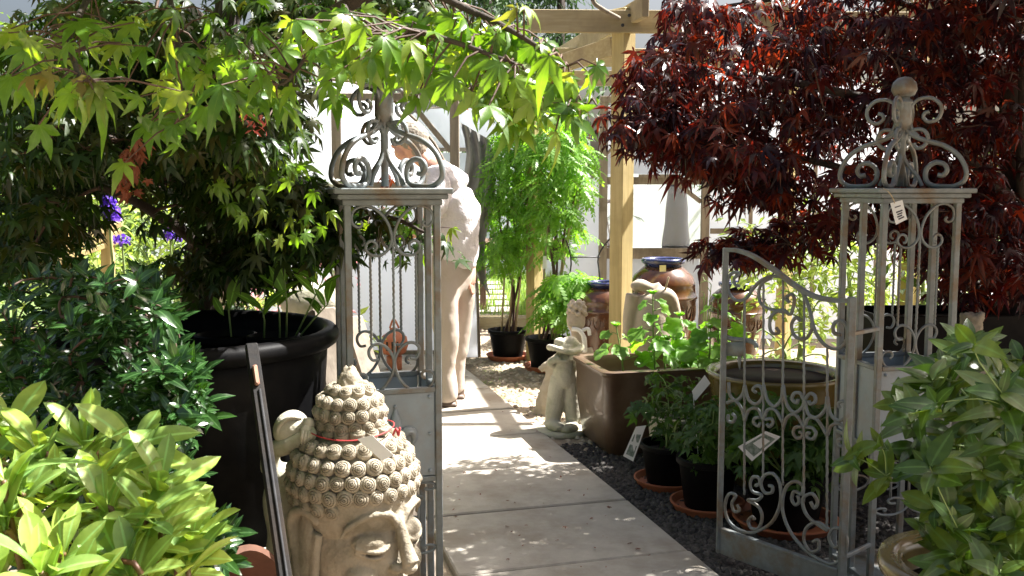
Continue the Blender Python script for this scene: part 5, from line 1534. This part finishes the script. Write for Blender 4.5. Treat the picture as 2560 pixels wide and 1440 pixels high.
# ---- herbs in the near pots
def bush(name, label, cat, base, poly, y0, y1, ncl, per, rad, temps, size, mat, droop=.4, stem=M['greenstem'], ns=5, thick=.6, group=None, face=.2, tilt=.5):
    t = thing(name, label, cat, base, group)
    cs = region(poly, ncl, y0, y1)
    stm = MB(); limbs = []
    b = Vector(base)
    for k in range(ns):
        top = rnd.choice(cs)
        ps = catmull([b + Vector((rnd.uniform(-.03, .03), rnd.uniform(-.03, .03), 0)), b.lerp(top, .5) + Vector((0, 0, .03)), top], 5)
        stm.tube(ps, [.006 - .0003 * i for i in range(len(ps))], 5); limbs += ps
    twigs(stm, cs, limbs, .003)
    stm.build('stem', stem, t)
    p_, ti, nn = sprays(cs, per, rad, thick, droop, tilt, face)
    plant_leaves('foliage', temps, p_, ti, nn, rng.uniform(.65, 1.15, len(p_)) * size, mat, t)
    return t
zz = .19
bush('potted_herb', 'lobed leaved green plant in the pot beside the tall white tag', 'plant', (q1.x, q1.y, zz), [(1590, 1000), (1640, 930), (1720, 940), (1760, 1010), (1740, 1110), (1610, 1110)], q1.y - .14, q1.y + .16, 26, 8, .055, [T_maple(5, .2, 110, .45, .3, False, 3)], .055, M['herb'], group='leafy plants in the black pots')
bush('potted_herb', 'bushy mid green plant in the pot left of the gate edge', 'plant', (q2.x, q2.y, zz), [(1720, 1040), (1770, 960), (1860, 990), (1870, 1100), (1840, 1160), (1730, 1150)], q2.y - .14, q2.y + .16, 34, 8, .055, [T_maple(5, .2, 110, .45, .3, False, 4)], .055, M['herb'], group='leafy plants in the black pots')
bush('potted_herb', 'wide mass of green foliage seen through the gate bars', 'plant', (q3.x, q3.y, zz), [(1830, 1000), (2000, 985), (2110, 1000), (2120, 1150), (2050, 1210), (1850, 1190)], q3.y - .2, q3.y + .12, 75, 8, .06, [T_maple(5, .2, 110, .45, .3, False, 5)], .06, M['herb'], group='leafy plants in the black pots')
bush('rosemary_plant', 'feathery grey green rosemary behind the gate latch', 'plant', (P(1845, 900, 5.3).x, 5.3, .45), [(1800, 760), (1840, 735), (1885, 790), (1880, 860), (1805, 860)], 5.2, 5.4, 22, 26, .05, [T_oval(.07, 1, 0, 0)], .035, M['rosemary'], -1.2, group=None, thick=1.6)
rp_ = P(1850, 900, 5.3)
pot('plant_pot', 'terracotta coloured pot under the feathery rosemary plant', 'plant pot', rp_.x, 5.3, .15, .44, M['terracotta'], None, False)
bush('wispy_plant', 'wispy yellowish plant beside the tallest jar', 'plant', (P(1755, 900, 6.3).x, 6.3, .0), [(1740, 660), (1770, 640), (1785, 760), (1750, 790)], 6.25, 6.4, 20, 14, .06, [T_oval(.12, 1, 0, 0)], .03, M['rosemary'], -1.0, thick=1.6)

# ---- climbers with feathery leaves on canes
def climber(label, base, poly, y0, y1, ncl, per, canes, tops):
    t = thing('climber', label, 'climbing plant', (base.x, base.y, .2), 'feathery climbers on canes')
    for (dx, tx, ty) in canes:
        MB().tube([Vector((base.x + dx, base.y - .03, .12)), P(tx, ty, base.y + .02)], [.009, .007], 6).build('cane', M['cane'], t)
    stm = MB(); limbs = []
    for k in range(4):
        tp_ = P(tops[k][0], tops[k][1], base.y)
        b = Vector((base.x + rnd.uniform(-.05, .05), base.y + rnd.uniform(-.05, .05), .2))
        ps = catmull([b, b.lerp(tp_, .3) + Vector((.04, 0, 0)), b.lerp(tp_, .65) - Vector((.04, 0, 0)), tp_], 6)
        stm.tube(ps, [.011 - .0003 * i for i in range(len(ps))], 6); limbs += ps[3:]
    cs = region(poly, ncl, y0, y1)
    twigs(stm, cs, limbs, .004)
    stm.build('stem', M['twig'], t)
    p_, ti, nn = sprays(cs, per, .07, .8, .35, .45, .25)
    plant_leaves('foliage', [T_pinnate(5, .075, .3, .35), T_pinnate(6, .06, .26, .55)], p_, ti, nn, rng.uniform(.6, 1.15, len(p_)) * .17, M['lime'], t)
    return t
climber('tall feathery climber on canes in the pot nearest the man', pA, [(1215, 470), (1240, 330), (1290, 260), (1350, 300), (1360, 420), (1345, 560), (1330, 650), (1235, 670), (1215, 600)], 7.6, 8.1, 95, 8, [(-.06, 1268, 560), (.05, 1318, 520), (.0, 1300, 420)], [(1250, 400), (1300, 330), (1340, 420), (1280, 500)])
climber('feathery climber beside the pergola post with low bushy shoots', pB, [(1350, 330), (1390, 260), (1450, 300), (1475, 420), (1460, 540), (1440, 630), (1380, 630), (1350, 480)], 7.2, 7.7, 70, 8, [(-.07, 1370, 560), (.05, 1418, 520), (.02, 1440, 460)], [(1400, 380), (1440, 330), (1460, 430), (1410, 500)])
bush('bushy_climber', 'low bright feathery plant in front of the second pergola post', 'climbing plant', (pB.x + .05, pB.y - .05, .2), [(1350, 740), (1380, 690), (1440, 680), (1500, 720), (1490, 750), (1440, 760), (1400, 790), (1360, 800)], 7.0, 7.4, 40, 9, .06, [T_pinnate(5, .08, .3, .35)], .16, M['lime'])
# bent wire plant support with dark hoops beside the post
ws = thing('plant_support', 'dark bent wire plant support left of the pergola post', 'plant support', (P(1440, 800, 7.25).x, 7.25, .0))
mb = MB()
mb.tube(catmull([P(1405, 860, 7.25), P(1412, 740, 7.25), P(1428, 660, 7.25), P(1415, 600, 7.25), P(1402, 585, 7.25)], 4), .006, 6)
mb.tube(catmull([P(1490, 780, 7.25), P(1500, 700, 7.25), P(1496, 640, 7.25), P(1530, 590, 7.25), P(1545, 570, 7.25)], 4), .006, 6)
mb.tube([P(1425, 643, 7.25), P(1500, 643, 7.25)], .005, 6)
mb.build('wire', M['rope'], ws)

#=====================================================================  TREES
def trunk(mb, pts, r0, r1, n=10):
    ps = catmull(pts, 6); k = len(ps)
    ps = [p + Vector((rnd.uniform(-1, 1), rnd.uniform(-1, 1), 0)) * r0 * .12 for p in ps]
    mb.tube(ps, [r0 + (r1 - r0) * i / (k - 1) for i in range(k)], n)
    return ps
# ---- green Japanese maple
gm = thing('green_maple', 'green leaved maple arching over the black tub and left gate pillar', 'tree', (-1.12, 3.55, 0))
tm = MB()
tb = Vector((-1.12, 3.55, 0))
tr_ = trunk(tm, [tb, P(500, 800, 3.5), P(515, 600, 3.45), P(535, 380, 3.4), P(560, 130, 3.3), P(575, -80, 3.2), P(600, -400, 3.0)], .075, .035, 12)
tm.build('trunk', M['bark'], gm)
bm_ = MB(); L1 = []
def br(pts, r0, r1): 
    ps = trunk(bm_, pts, r0, r1, 8); L1.extend(ps[2:]); return ps
br([P(520, 520, 3.45), P(440, 440, 3.3), P(330, 370, 3.1), P(180, 330, 2.9), P(60, 260, 2.7)], .04, .012)
br([P(515, 620, 3.45), P(430, 560, 3.2), P(330, 500, 3.0), P(250, 470, 2.8)], .025, .008)
br([P(545, 330, 3.35), P(640, 200, 2.9), P(740, 90, 2.5), P(860, 20, 2.2), P(1000, -60, 2.0)], .035, .012)
br([P(560, 130, 3.3), P(420, -20, 2.8), P(250, -120, 2.4), P(60, -180, 2.0)], .035, .012)
br([P(565, 60, 3.25), P(620, -150, 2.6), P(760, -260, 2.1), P(900, -220, 1.8), P(1020, -60, 1.6)], .03, .010)
br([P(530, 430, 3.4), P(620, 420, 3.3), P(720, 440, 3.2), P(800, 470, 3.2)], .02, .006)
br([P(515, 640, 3.45), P(600, 600, 3.3), P(690, 560, 3.2), P(800, 580, 3.2), P(950, 540, 3.15), P(1060, 580, 3.1)], .02, .005)
# low twigs of the hanging fringe
F1 = br([P(860, 20, 2.1), P(900, 100, 1.75), P(960, 90, 1.65), P(1040, 80, 1.58), P(1150, 110, 1.52), P(1290, 160, 1.5)], .009, .003)
F2 = br([P(1000, -60, 1.7), P(1160, 20, 1.6), P(1230, 50, 1.56), P(1310, 95, 1.52), P(1420, 165, 1.5)], .007, .003)
F3 = br([P(900, 60, 1.8), P(1060, 160, 1.65), P(1200, 230, 1.6), P(1340, 250, 1.55), P(1470, 260, 1.52)], .006, .0025)
F4 = br([P(250, -60, 2.0), P(180, 80, 1.75), P(190, 170, 1.6), P(210, 205, 1.55)], .007, .003)
F5 = br([P(420, -20, 2.1), P(440, 90, 1.9), P(450, 210, 1.85), P(470, 290, 1.8)], .007, .003)
F6 = br([P(640, 100, 2.2), P(620, 160, 1.9), P(700, 210, 1.75), P(760, 150, 1.7)], .006, .003)
bm_.build('branch', M['bark'], gm)
tw = MB()
# inner mass, its leaf colour darkened for shade
inner = [(0, 380), (200, 400), (450, 420), (620, 380), (760, 420), (830, 520), (800, 610), (700, 680), (620, 760), (500, 800), (470, 730), (440, 500), (330, 430), (200, 500), (160, 640), (0, 660)]
cI = region(inner, 70, 2.9, 3.7) + region([(0, 0), (600, 0), (560, 380), (0, 400)], 150, 2.4, 3.8) + region([(560, 400), (700, 400), (830, 500), (820, 600), (700, 640), (560, 700)], 60, 2.9, 3.3) + region([(0, 380), (170, 380), (150, 640), (0, 680)], 30, 2.6, 3.6)
cI += region([(420, 60), (720, 60), (700, 330), (600, 420), (420, 380)], 40, 2.4, 3.0)
cI += region([(600, -60), (1150, -60), (1100, 30), (900, 80), (640, 60)], 38, 2.7, 3.3)
cI += [P(x, y, 3.2) for x, y in ((820, 540), (900, 530), (960, 520), (1010, 560), (940, 580), (1060, 600), (760, 480), (830, 600))]
def in_gap(p):
    v = p - Vector((0, 0, CAMH)); z_ = v.dot(_f)
    x_ = 1280 + F * v.x / z_; y_ = 720 - F * v.dot(_u) / z_
    return 200 < x_ < 345 and 430 < y_ < 640
cI = [c for c in cI if not in_gap(c)]                # an opening in the crown where the flower spike shows
twigs(tw, cI, L1, .006, .07)
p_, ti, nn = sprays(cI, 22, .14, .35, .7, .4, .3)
plant_leaves('inner_foliage', [T_maple(5, .15, 118, .36, .35, False, 1), T_maple(7, .13, 128, .32, .5, False, 2)], p_, ti, nn, rng.uniform(.6, 1.1, len(p_)) * .062, M['shaded_leaf'], gm)
# upper canopy, mostly above the frame, gives the shade below it
cU = vbox(90, (-2.6, 1.2, 2.25), (-.55, 3.6, 3.1)) + vbox(18, (-1.9, .7, 2.2), (-.3, 1.9, 2.6)) + vbox(60, (-1.3, 1.4, 2.06), (-.22, 2.5, 2.4))
twigs(tw, cU, L1, .006, .07)
p_, ti, nn = sprays(cU, 26, .2, .3, .6, .4)
plant_leaves('upper_foliage', [T_maple(5, .16, 118, .36, .35, False, 1)], p_, ti, nn, rng.uniform(.7, 1.1, len(p_)) * .08, M['maple'], gm)
# hanging fringe of large leaves
def along(ps, n, sag=.06, j=.05):
    out = []
    for _ in range(n):
        p = rnd.choice(ps); out.append(p + Vector((rnd.gauss(0, j), rnd.gauss(0, j), -abs(rnd.gauss(0, sag)))))
    return out
def hang(pts, size, mat, name, face=.8, down=.9, detail=True, outx=0.0):
    Pn = A(pts); n = len(Pn)
    a = rng.uniform(0, 2 * np.pi, n)
    ti = np.stack([np.cos(a) * .8 + outx, np.sin(a) * .6 - .25, -down * np.ones(n) + rng.normal(0, .25, n)], 1)
    nn = np.stack([rng.normal(0, .5, n) + .25, rng.normal(0, .45, n) - face, .85 + rng.normal(0, .3, n)], 1)
    for p in pts[:]:
        b = min(FR, key=lambda q: (q - p).length)
        if .015 < (b - p).length < .22: tw.tube([b, (b + p) / 2 + Vector((0, 0, .01)), p], [.0022, .0018, .0014], 4, False)
    return plant_leaves(name, [T_maple(7, .17, 120, .40, .55, True, 3), T_maple(5, .20, 108, .42, .75, True, 4), T_maple(5, .19, 98, .42, .4, True, 5), T_maple(5, .18, 90, .40, 1.0, True, 6)], Pn, ti, nn, rng.uniform(.65, 1.1, n) * size, mat, gm)
FR = F1 + F2 + F3 + F4 + F5 + F6
polyF = [(720, 50), (900, 20), (1000, 50), (1130, 20), (1240, 50), (1370, 100), (1420, 180), (1470, 235), (1400, 240), (1330, 240), (1230, 210), (1180, 190), (1060, 190), (960, 150), (860, 160), (760, 110)]
ptsF = region(polyF, 190, 1.5, 1.95) + along(F1[8:], 25, .03) + along(F2[8:], 15, .03) + along(F3[10:], 20, .02, .035)
ptsF += [P(x, y, 1.5) for x, y in ((1330, 250), (1300, 210), (1410, 245), (1440, 250), (1380, 210), (1180, 230), (1060, 220), (1240, 230), (900, 150), (860, 170), (930, 140))]
hang(ptsF, .058, M['maple'], 'hanging_foliage', .85, .75, True, .25)
ptsT = [P(x, y, 1.48) for x, y in ((1290, 20), (1380, 130), (1400, 150), (1350, 110), (1410, 180), (1440, 255), (1310, 15))]
hang(ptsT, .042, M['maple_tip'], 'red_tipped_shoots', .5, .5, True, .6)
ptsL = region([(0, 60), (250, 20), (560, 20), (720, 100), (740, 170), (560, 250), (520, 330), (420, 290), (330, 240), (230, 180), (60, 210), (0, 240)], 85, 1.6, 2.1) + along(F4[10:], 10, .03, .04) + along(F5[8:], 14, .04, .05) + along(F6[8:], 14, .03, .05)
hang(ptsL, .058, M['maple'], 'left_foliage', .85, .8, True)
ptsS = [P(x, y, 1.55) for x, y in ((235, 205), (190, 195), (130, 185), (75, 190), (250, 220))]
hang(ptsS, .050, M['maple_tip'], 'pale_shoots', .6, .5, True)
ptsM = region([(560, 330), (700, 300), (800, 420), (840, 560), (700, 640), (600, 560), (480, 420)], 70, 2.5, 2.9) + [P(x, y, 3.12) for x, y in ((920, 560), (960, 540), (1000, 560), (1040, 560), (1080, 560), (1130, 570), (880, 620), (1000, 650), (1060, 640), (870, 550))]
FR = L1
hang(ptsM, .048, M['maple'], 'middle_foliage', .7, .7, True)
# withered leaf clumps and red keys
bp_ = []
for (x, y, dd_) in ((345, 375, 2.2), (340, 400, 2.2), (320, 445, 2.2), (325, 470, 2.2), (960, 440, 3.2)):
    for _ in range(7): bp_.append(P(x, y, dd_) + Vector((rnd.gauss(0, .012), rnd.gauss(0, .012), rnd.gauss(0, .014))))
hang(bp_, .030, M['brown_leaf'], 'withered_leaves', .5, 1.2)
kp_ = []
for (x, y, dd_, nn_) in ((600, 250, 2.3, 12), (625, 285, 2.3, 18), (650, 290, 2.3, 12), (1195, 225, 1.75, 6)):
    for _ in range(nn_): kp_.append(P(x, y, dd_) + Vector((rnd.gauss(0, .016), rnd.gauss(0, .016), rnd.gauss(0, .018))))
n = len(kp_)
for a_i, b_i in ((0, 42), (42, n)):
    k_i = b_i - a_i
    tag(plant_leaves('winged_seeds', [T_oval(.18, 2, 0, .2, .6)], A(kp_[a_i:b_i]), dirs(k_i, -.5), dirs(k_i, .6), rng.uniform(.018, .03, k_i), M['redflower'], gm), kind='stuff')
tw.build('twig', M['twig'], gm)

# ---- red maple
rm = thing('red_maple', 'dark red maple spreading over the right gate pillar and jars', 'tree', (2.45, 4.7, 0))
tm = MB(); L2 = []
tb = Vector((2.45, 4.7, 0))
tps = trunk(tm, [tb, tb + Vector((-.03, 0, .5)), tb + Vector((.05, 0, 1.1)), tb + Vector((.0, .1, 1.8)), tb + Vector((.1, .1, 2.6)), tb + Vector((.1, 0, 3.2))], .085, .03, 12)
tm.build('trunk', M['bark'], rm)
bm_ = MB()
def br2(pts, r0=.03, r1=.006):
    ps = trunk(bm_, pts, r0, r1, 8); L2.extend(ps[2:])
br2([tps[10], P(2300, 520, 4.6), P(2100, 420, 4.5), P(1900, 380, 4.6), P(1700, 330, 4.7)])
br2([tps[14], P(2300, 300, 4.4), P(2050, 220, 4.3), P(1800, 180, 4.5), P(1620, 130, 4.7)])
br2([tps[16], P(2350, 60, 4.6), P(2100, -10, 4.6), P(1850, 10, 4.7), P(1700, 40, 4.7)], .02, .005)
br2([tps[8], P(2350, 600, 4.9), P(2150, 560, 5.0), P(1980, 560, 5.0)])
br2([tps[14], tb + Vector((-.3, -.6, 2.2)), tb + Vector((-.6, -1.3, 2.6))])
br2([tps[16], tb + Vector((.5, -.5, 2.5)), tb + Vector((.9, -1.0, 2.9))])
br2([tps[16], tb + Vector((-.6, .3, 2.8)), tb + Vector((-1.2, .3, 3.1))])
bm_.build('branch', M['bark'], rm)
dense = [(1700, 0), (2560, -40), (2620, 780), (2460, 740), (2380, 650), (2200, 600), (2080, 540), (1960, 480), (1880, 400), (1780, 330), (1700, 330), (1620, 300), (1600, 250), (1660, 130)]
cR = region(dense, 290, 4.0, 5.3)
cR += region([(1640, 320), (1760, 350), (1860, 420), (1900, 520), (1800, 480), (1720, 430), (1620, 370)], 12, 4.4, 4.9)
edge = [(1560, 330), (1580, 230), (1640, 60), (1700, 0), (1760, 300), (1720, 370), (1600, 370)]
cR += region(edge, 34, 4.3, 4.9)
cR += region([(1880, 560), (2050, 500), (2200, 620), (2120, 640), (1950, 620), (1800, 650), (1790, 590)], 26, 4.4, 5.0)
cR += region([(1700, 330), (1900, 400), (1960, 500), (1850, 440), (1760, 400)], 18, 4.3, 4.9)
cR += region([(2200, 500), (2600, 500), (2600, 760), (2380, 720)], 40, 4.0, 5.2)
cRu = vbox(135, (1.25, 3.0, 2.3), (3.6, 5.0, 3.2)) + vbox(95, (1.6, 2.1, 1.9), (3.2, 3.6, 3.0)) + vbox(50, (2.2, 3.6, 1.3), (3.6, 5.2, 2.4))  # mostly unseen crown, added along the sun's way to shade the gate
tw = MB()
twigs(tw, cR, L2, .006, .07); twigs(tw, cRu, L2, .006)
p_, ti, nn = sprays(cR, 13, .16, .25, .6, .5, .25)
plant_leaves('foliage', [T_maple(7, .125, 125, .28, .5, False, 7), T_maple(7, .11, 125, .26, .8, False, 8), T_maple(5, .14, 110, .30, .35, False, 9)], p_, ti, nn, rng.uniform(.6, 1.15, len(p_)) * .084, M['red'], rm)
p_, ti, nn = sprays(cRu, 26, .22, .3, .5, .4)
plant_leaves('shading_foliage', [T_maple(7, .12, 130, .25, .45, False, 7)], p_, ti, nn, rng.uniform(.7, 1.1, len(p_)) * .10, M['red'], rm)
tw.build('twig', M['twig'], rm)

# ---- background plants
def shrub(name, label, cat, x, y, z0, rx, ry, rz, n, size, mat, temps=None, group=None, trunkh=0, per=10, rad=.16, tilt=.6, droop=.2):
    t = thing(name, label, cat, (x, y, 0), group)
    cs = []
    while len(cs) < n:
        v = Vector((rnd.uniform(-1, 1), rnd.uniform(-1, 1), rnd.uniform(-1, 1)))
        if .25 < v.length < 1.05 + .1 * math.sin(v.x * 7 + v.z * 5): cs.append(Vector((x + v.x * rx, y + v.y * ry, z0 + v.z * rz)))
    st_ = MB(); lim = trunk(st_, [Vector((x, y, 0)), Vector((x + .05, y, z0 * .5)), Vector((x, y, z0 + rz * .3))], .02 + .03 * rz * (trunkh > 0) + .01, .012, 6)
    twigs(st_, cs, lim, .006)
    st_.build('trunk' if trunkh else 'stem', M['bark'] if trunkh else M['greenstem'], t)
    p_, ti, nn = sprays(cs, per, rad, .7, droop, tilt, .2)
    plant_leaves('crown' if trunkh else 'foliage', temps or [T_oval(.22, 2, .2, .3)], p_, ti, nn, rng.uniform(.6, 1.15, len(p_)) * size, mat, t)
    return t
gb = 'sunlit border plants behind the green maple'
shrub('border_shrub', 'yellow green sunlit shrub behind the purple flower spikes', 'shrub', -2.35, 6.6, .95, .75, .5, .8, 130, .09, M['farlight'], group=gb)
shrub('border_shrub', 'sunlit leafy shrub at the far left edge beyond the maple', 'shrub', -3.6, 6.8, .9, .8, .6, .9, 130, .10, M['farlight'], group=gb)
shrub('border_shrub', 'bright sprawling plant beside the left pillar and sleepers', 'shrub', -1.45, 5.5, .42, .5, .5, .40, 90, .09, M['farlight'], group=gb)
shrub('border_shrub', 'tall green shrub rising behind the maple trunk', 'shrub', -2.9, 8.2, 1.4, .9, .6, 1.2, 150, .11, M['far'], group=gb)
shrub('pink_rose', 'pink flowered bush seen through the maple leaves', 'shrub', P(690, 560, 5.6).x, 5.6, .95, .42, .4, .45, 60, .07, M['pink'], per=7, rad=.08)
shrub('low_plant', 'small green plant at the foot of the left pillar', 'plant', P(960, 960, 5.0).x, 5.0, .22, .13, .12, .18, 22, .07, M['lime'], per=7, rad=.06)
shrub('low_plant', 'small leafy plant between the black tub and timber sleepers', 'plant', P(825, 950, 3.9).x, 3.9, .45, .10, .1, .35, 30, .07, M['lime'], per=7, rad=.06)
shrub('low_plant', 'pale green herb mound beyond the gate by the tunnel', 'plant', P(1990, 700, 6.2).x, 6.2, .95, .42, .3, .42, 80, .08, M['farlight'], per=9, rad=.1, droop=.2)
shrub('low_plant', 'yellow green plant left of the right gate pillar in sun', 'plant', P(2120, 690, 6.6).x, 6.6, .75, .4, .3, .5, 60, .09, M['farlight'], per=9, rad=.1)
shrub('low_plant', 'bright plant behind the long black trough', 'plant', P(2300, 690, 6.4).x, 6.4, .8, .5, .3, .5, 50, .08, M['farlight'], per=9, rad=.1)
shrub('low_plant', 'straggly green plant on the gravel below the pale mound', 'plant', P(1960, 850, 5.6).x, 5.6, .38, .3, .2, .3, 24, .06, M['farlight'], per=6, rad=.1)
shrub('low_plant', 'green shelf plant against the white tunnel', 'plant', P(1460, 500, 10.9).x, 10.9, 1.36, .22, .1, .09, 16, .07, M['lime'], per=7, rad=.06)
for k, (px, lab) in enumerate(((1478, 'small terracotta pot on the high shelf by the door'), (1440, 'small black pot on the high shelf by the tunnel'))):
    c = P(px, 480, 10.9)
    pot('plant_pot', lab, 'plant pot', c.x, 10.9, .08, .14, M['terracotta'] if k == 0 else M['black_plastic'], None, False, z0=1.29)
# delphinium spikes
def delph(label, px, py0, py1, Y, n=120):
    c = P(px, py1, Y)
    t = thing('delphinium', label, 'flower', (c.x, Y, 0), 'purple delphiniums')
    MB().tube([Vector((c.x + .05, Y, 0)), c, P(px - 5, py0, Y)], .006, 6).build('stem', M['greenstem'], t)
    pts_ = []
    for _ in range(n):
        f = rnd.random() ** .8; q_ = P(px - 10 + 18 * f, py0 + (py1 - py0) * f, Y); a = rnd.uniform(0, 6.28); r_ = .012 + .022 * f
        pts_.append(q_ + Vector((math.cos(a) * r_, math.sin(a) * r_, rnd.gauss(0, .01))))
    plant_leaves('flower_spike', [T_round(5, 10, .2)], A(pts_), dirs(n, -.1), dirs(n, .4) + np.array([0, -.6, 0]), rng.uniform(.014, .024, n), M['purple'], t)
delph('tall purple delphinium spike glowing behind the maple', 272, 475, 545, 4.6, 420)
delph('shorter purple delphinium nearer the maple trunk', 425, 550, 595, 4.9, 130)
delph('small blue purple flower low beside the tall spike', 305, 590, 604, 4.6, 40)
# pale timber boards and stones seen under the maple
bt = thing('timber_boards', 'pale timber boards leaning in the sun under the maple', 'timber', P(200, 600, 5.2))
for k in range(3): MB().beam(P(120, 625 + k * 18, 5.2), P(300, 560 + k * 20, 5.5), .05, .03, .003).build('board', M['timber'], bt, smooth=False)
MB().beam(P(165, 560, 5.35), P(165, 1000, 5.35), .06, .06, .003).build('leg', M['timber'], bt, smooth=False)
MB().beam(P(270, 560, 5.45), P(270, 1000, 5.45), .06, .06, .003).build('leg', M['timber'], bt, smooth=False)
for (px, py, r_, lab) in ((575, 742, .055, 'pale oval stone disc above the tub rim'), (790, 760, .16, 'large pale boulder beside the left sleepers')):
    c = P(px, py, 4.3)
    mb = MB(); mb.ell(Vector((c.x, 4.3, c.z)), (r_, r_ * .7, r_ * (1.15 if r_ < .1 else .6)), 20, 14)
    mb.tube([Vector((c.x, 4.3, c.z)), Vector((c.x, 4.3, .0))], [r_ * .6, r_ * .9], 14)
    tag(fuse(mb, 'pale_stone', M['stone_pale'], None, (c.x, 4.3, 0), voxel=.012, smooth=3, disp=.02, dscale=.08), lab, 'stone')
# conifers and hedge in the far background
gt = 'trees beyond the nursery'
for (x, y, h, lab) in ((-.4, 17, 7.5, 'dark conifer above the pergola beam'), (.9, 18, 7.0, 'second dark conifer just left of the pergola post'), (-3.4, 19, 7.5, 'dark conifer behind the green maple top')):
    t = thing('conifer', lab, 'tree', (x, y, 0), gt)
    MB().tube([Vector((x, y, 0)), Vector((x, y, h))], [.18, .03], 8).build('trunk', M['bark'], t)
    cs = []
    for k in range(260):
        f = rnd.random() ** .8; a = rnd.uniform(0, 6.28); rr_ = (1 - f) * 1.5 * rnd.uniform(.4, 1) + .1
        cs.append(Vector((x + math.cos(a) * rr_, y + math.sin(a) * rr_, 1.0 + f * (h - 1) - rr_ * .15)))
    p_, ti, nn = sprays(cs, 16, .3, .3, .5, .4)
    plant_leaves('crown', [T_oval(.16, 2, .2, .3)], p_, ti, nn, rng.uniform(.6, 1.1, len(p_)) * .2, M['conifer'], t)
for (x, y, rx, rz, lab) in ((-4.6, 15, 1.6, 1.5, 'round green tree left of the white tunnel roof'), (-2.2, 22, 2.0, 1.6, 'green tree rising behind the white tunnel roof'), (-8, 17, 2.5, 2.2, 'broad green tree at far left beyond the border'), (5.2, 16, 1.8, 1.6, 'green tree at far right beyond the red maple')):
    shrub('broadleaf_tree', lab, 'tree', x, y, rz * .95, rx, 1.2, rz, 220, .22, M['far'], group=gt, trunkh=1, per=14, rad=.35)
shrub('hedge_plant', 'dark hedge mass at the left behind the maple trunk', 'shrub', -3.1, 4.6, 1.1, .7, .6, 1.1, 170, .09, M['shaded_leaf'], per=12, rad=.16)
shrub('hedge_plant', 'dark evergreen bush at the far right behind the troughs', 'shrub', 3.0, 5.4, .9, .8, .5, .9, 160, .09, M['shaded_leaf'], per=12, rad=.16)

bpy.context.view_layer.update()
for o in scn.objects:
    if o.type == 'MESH': o.data.update()
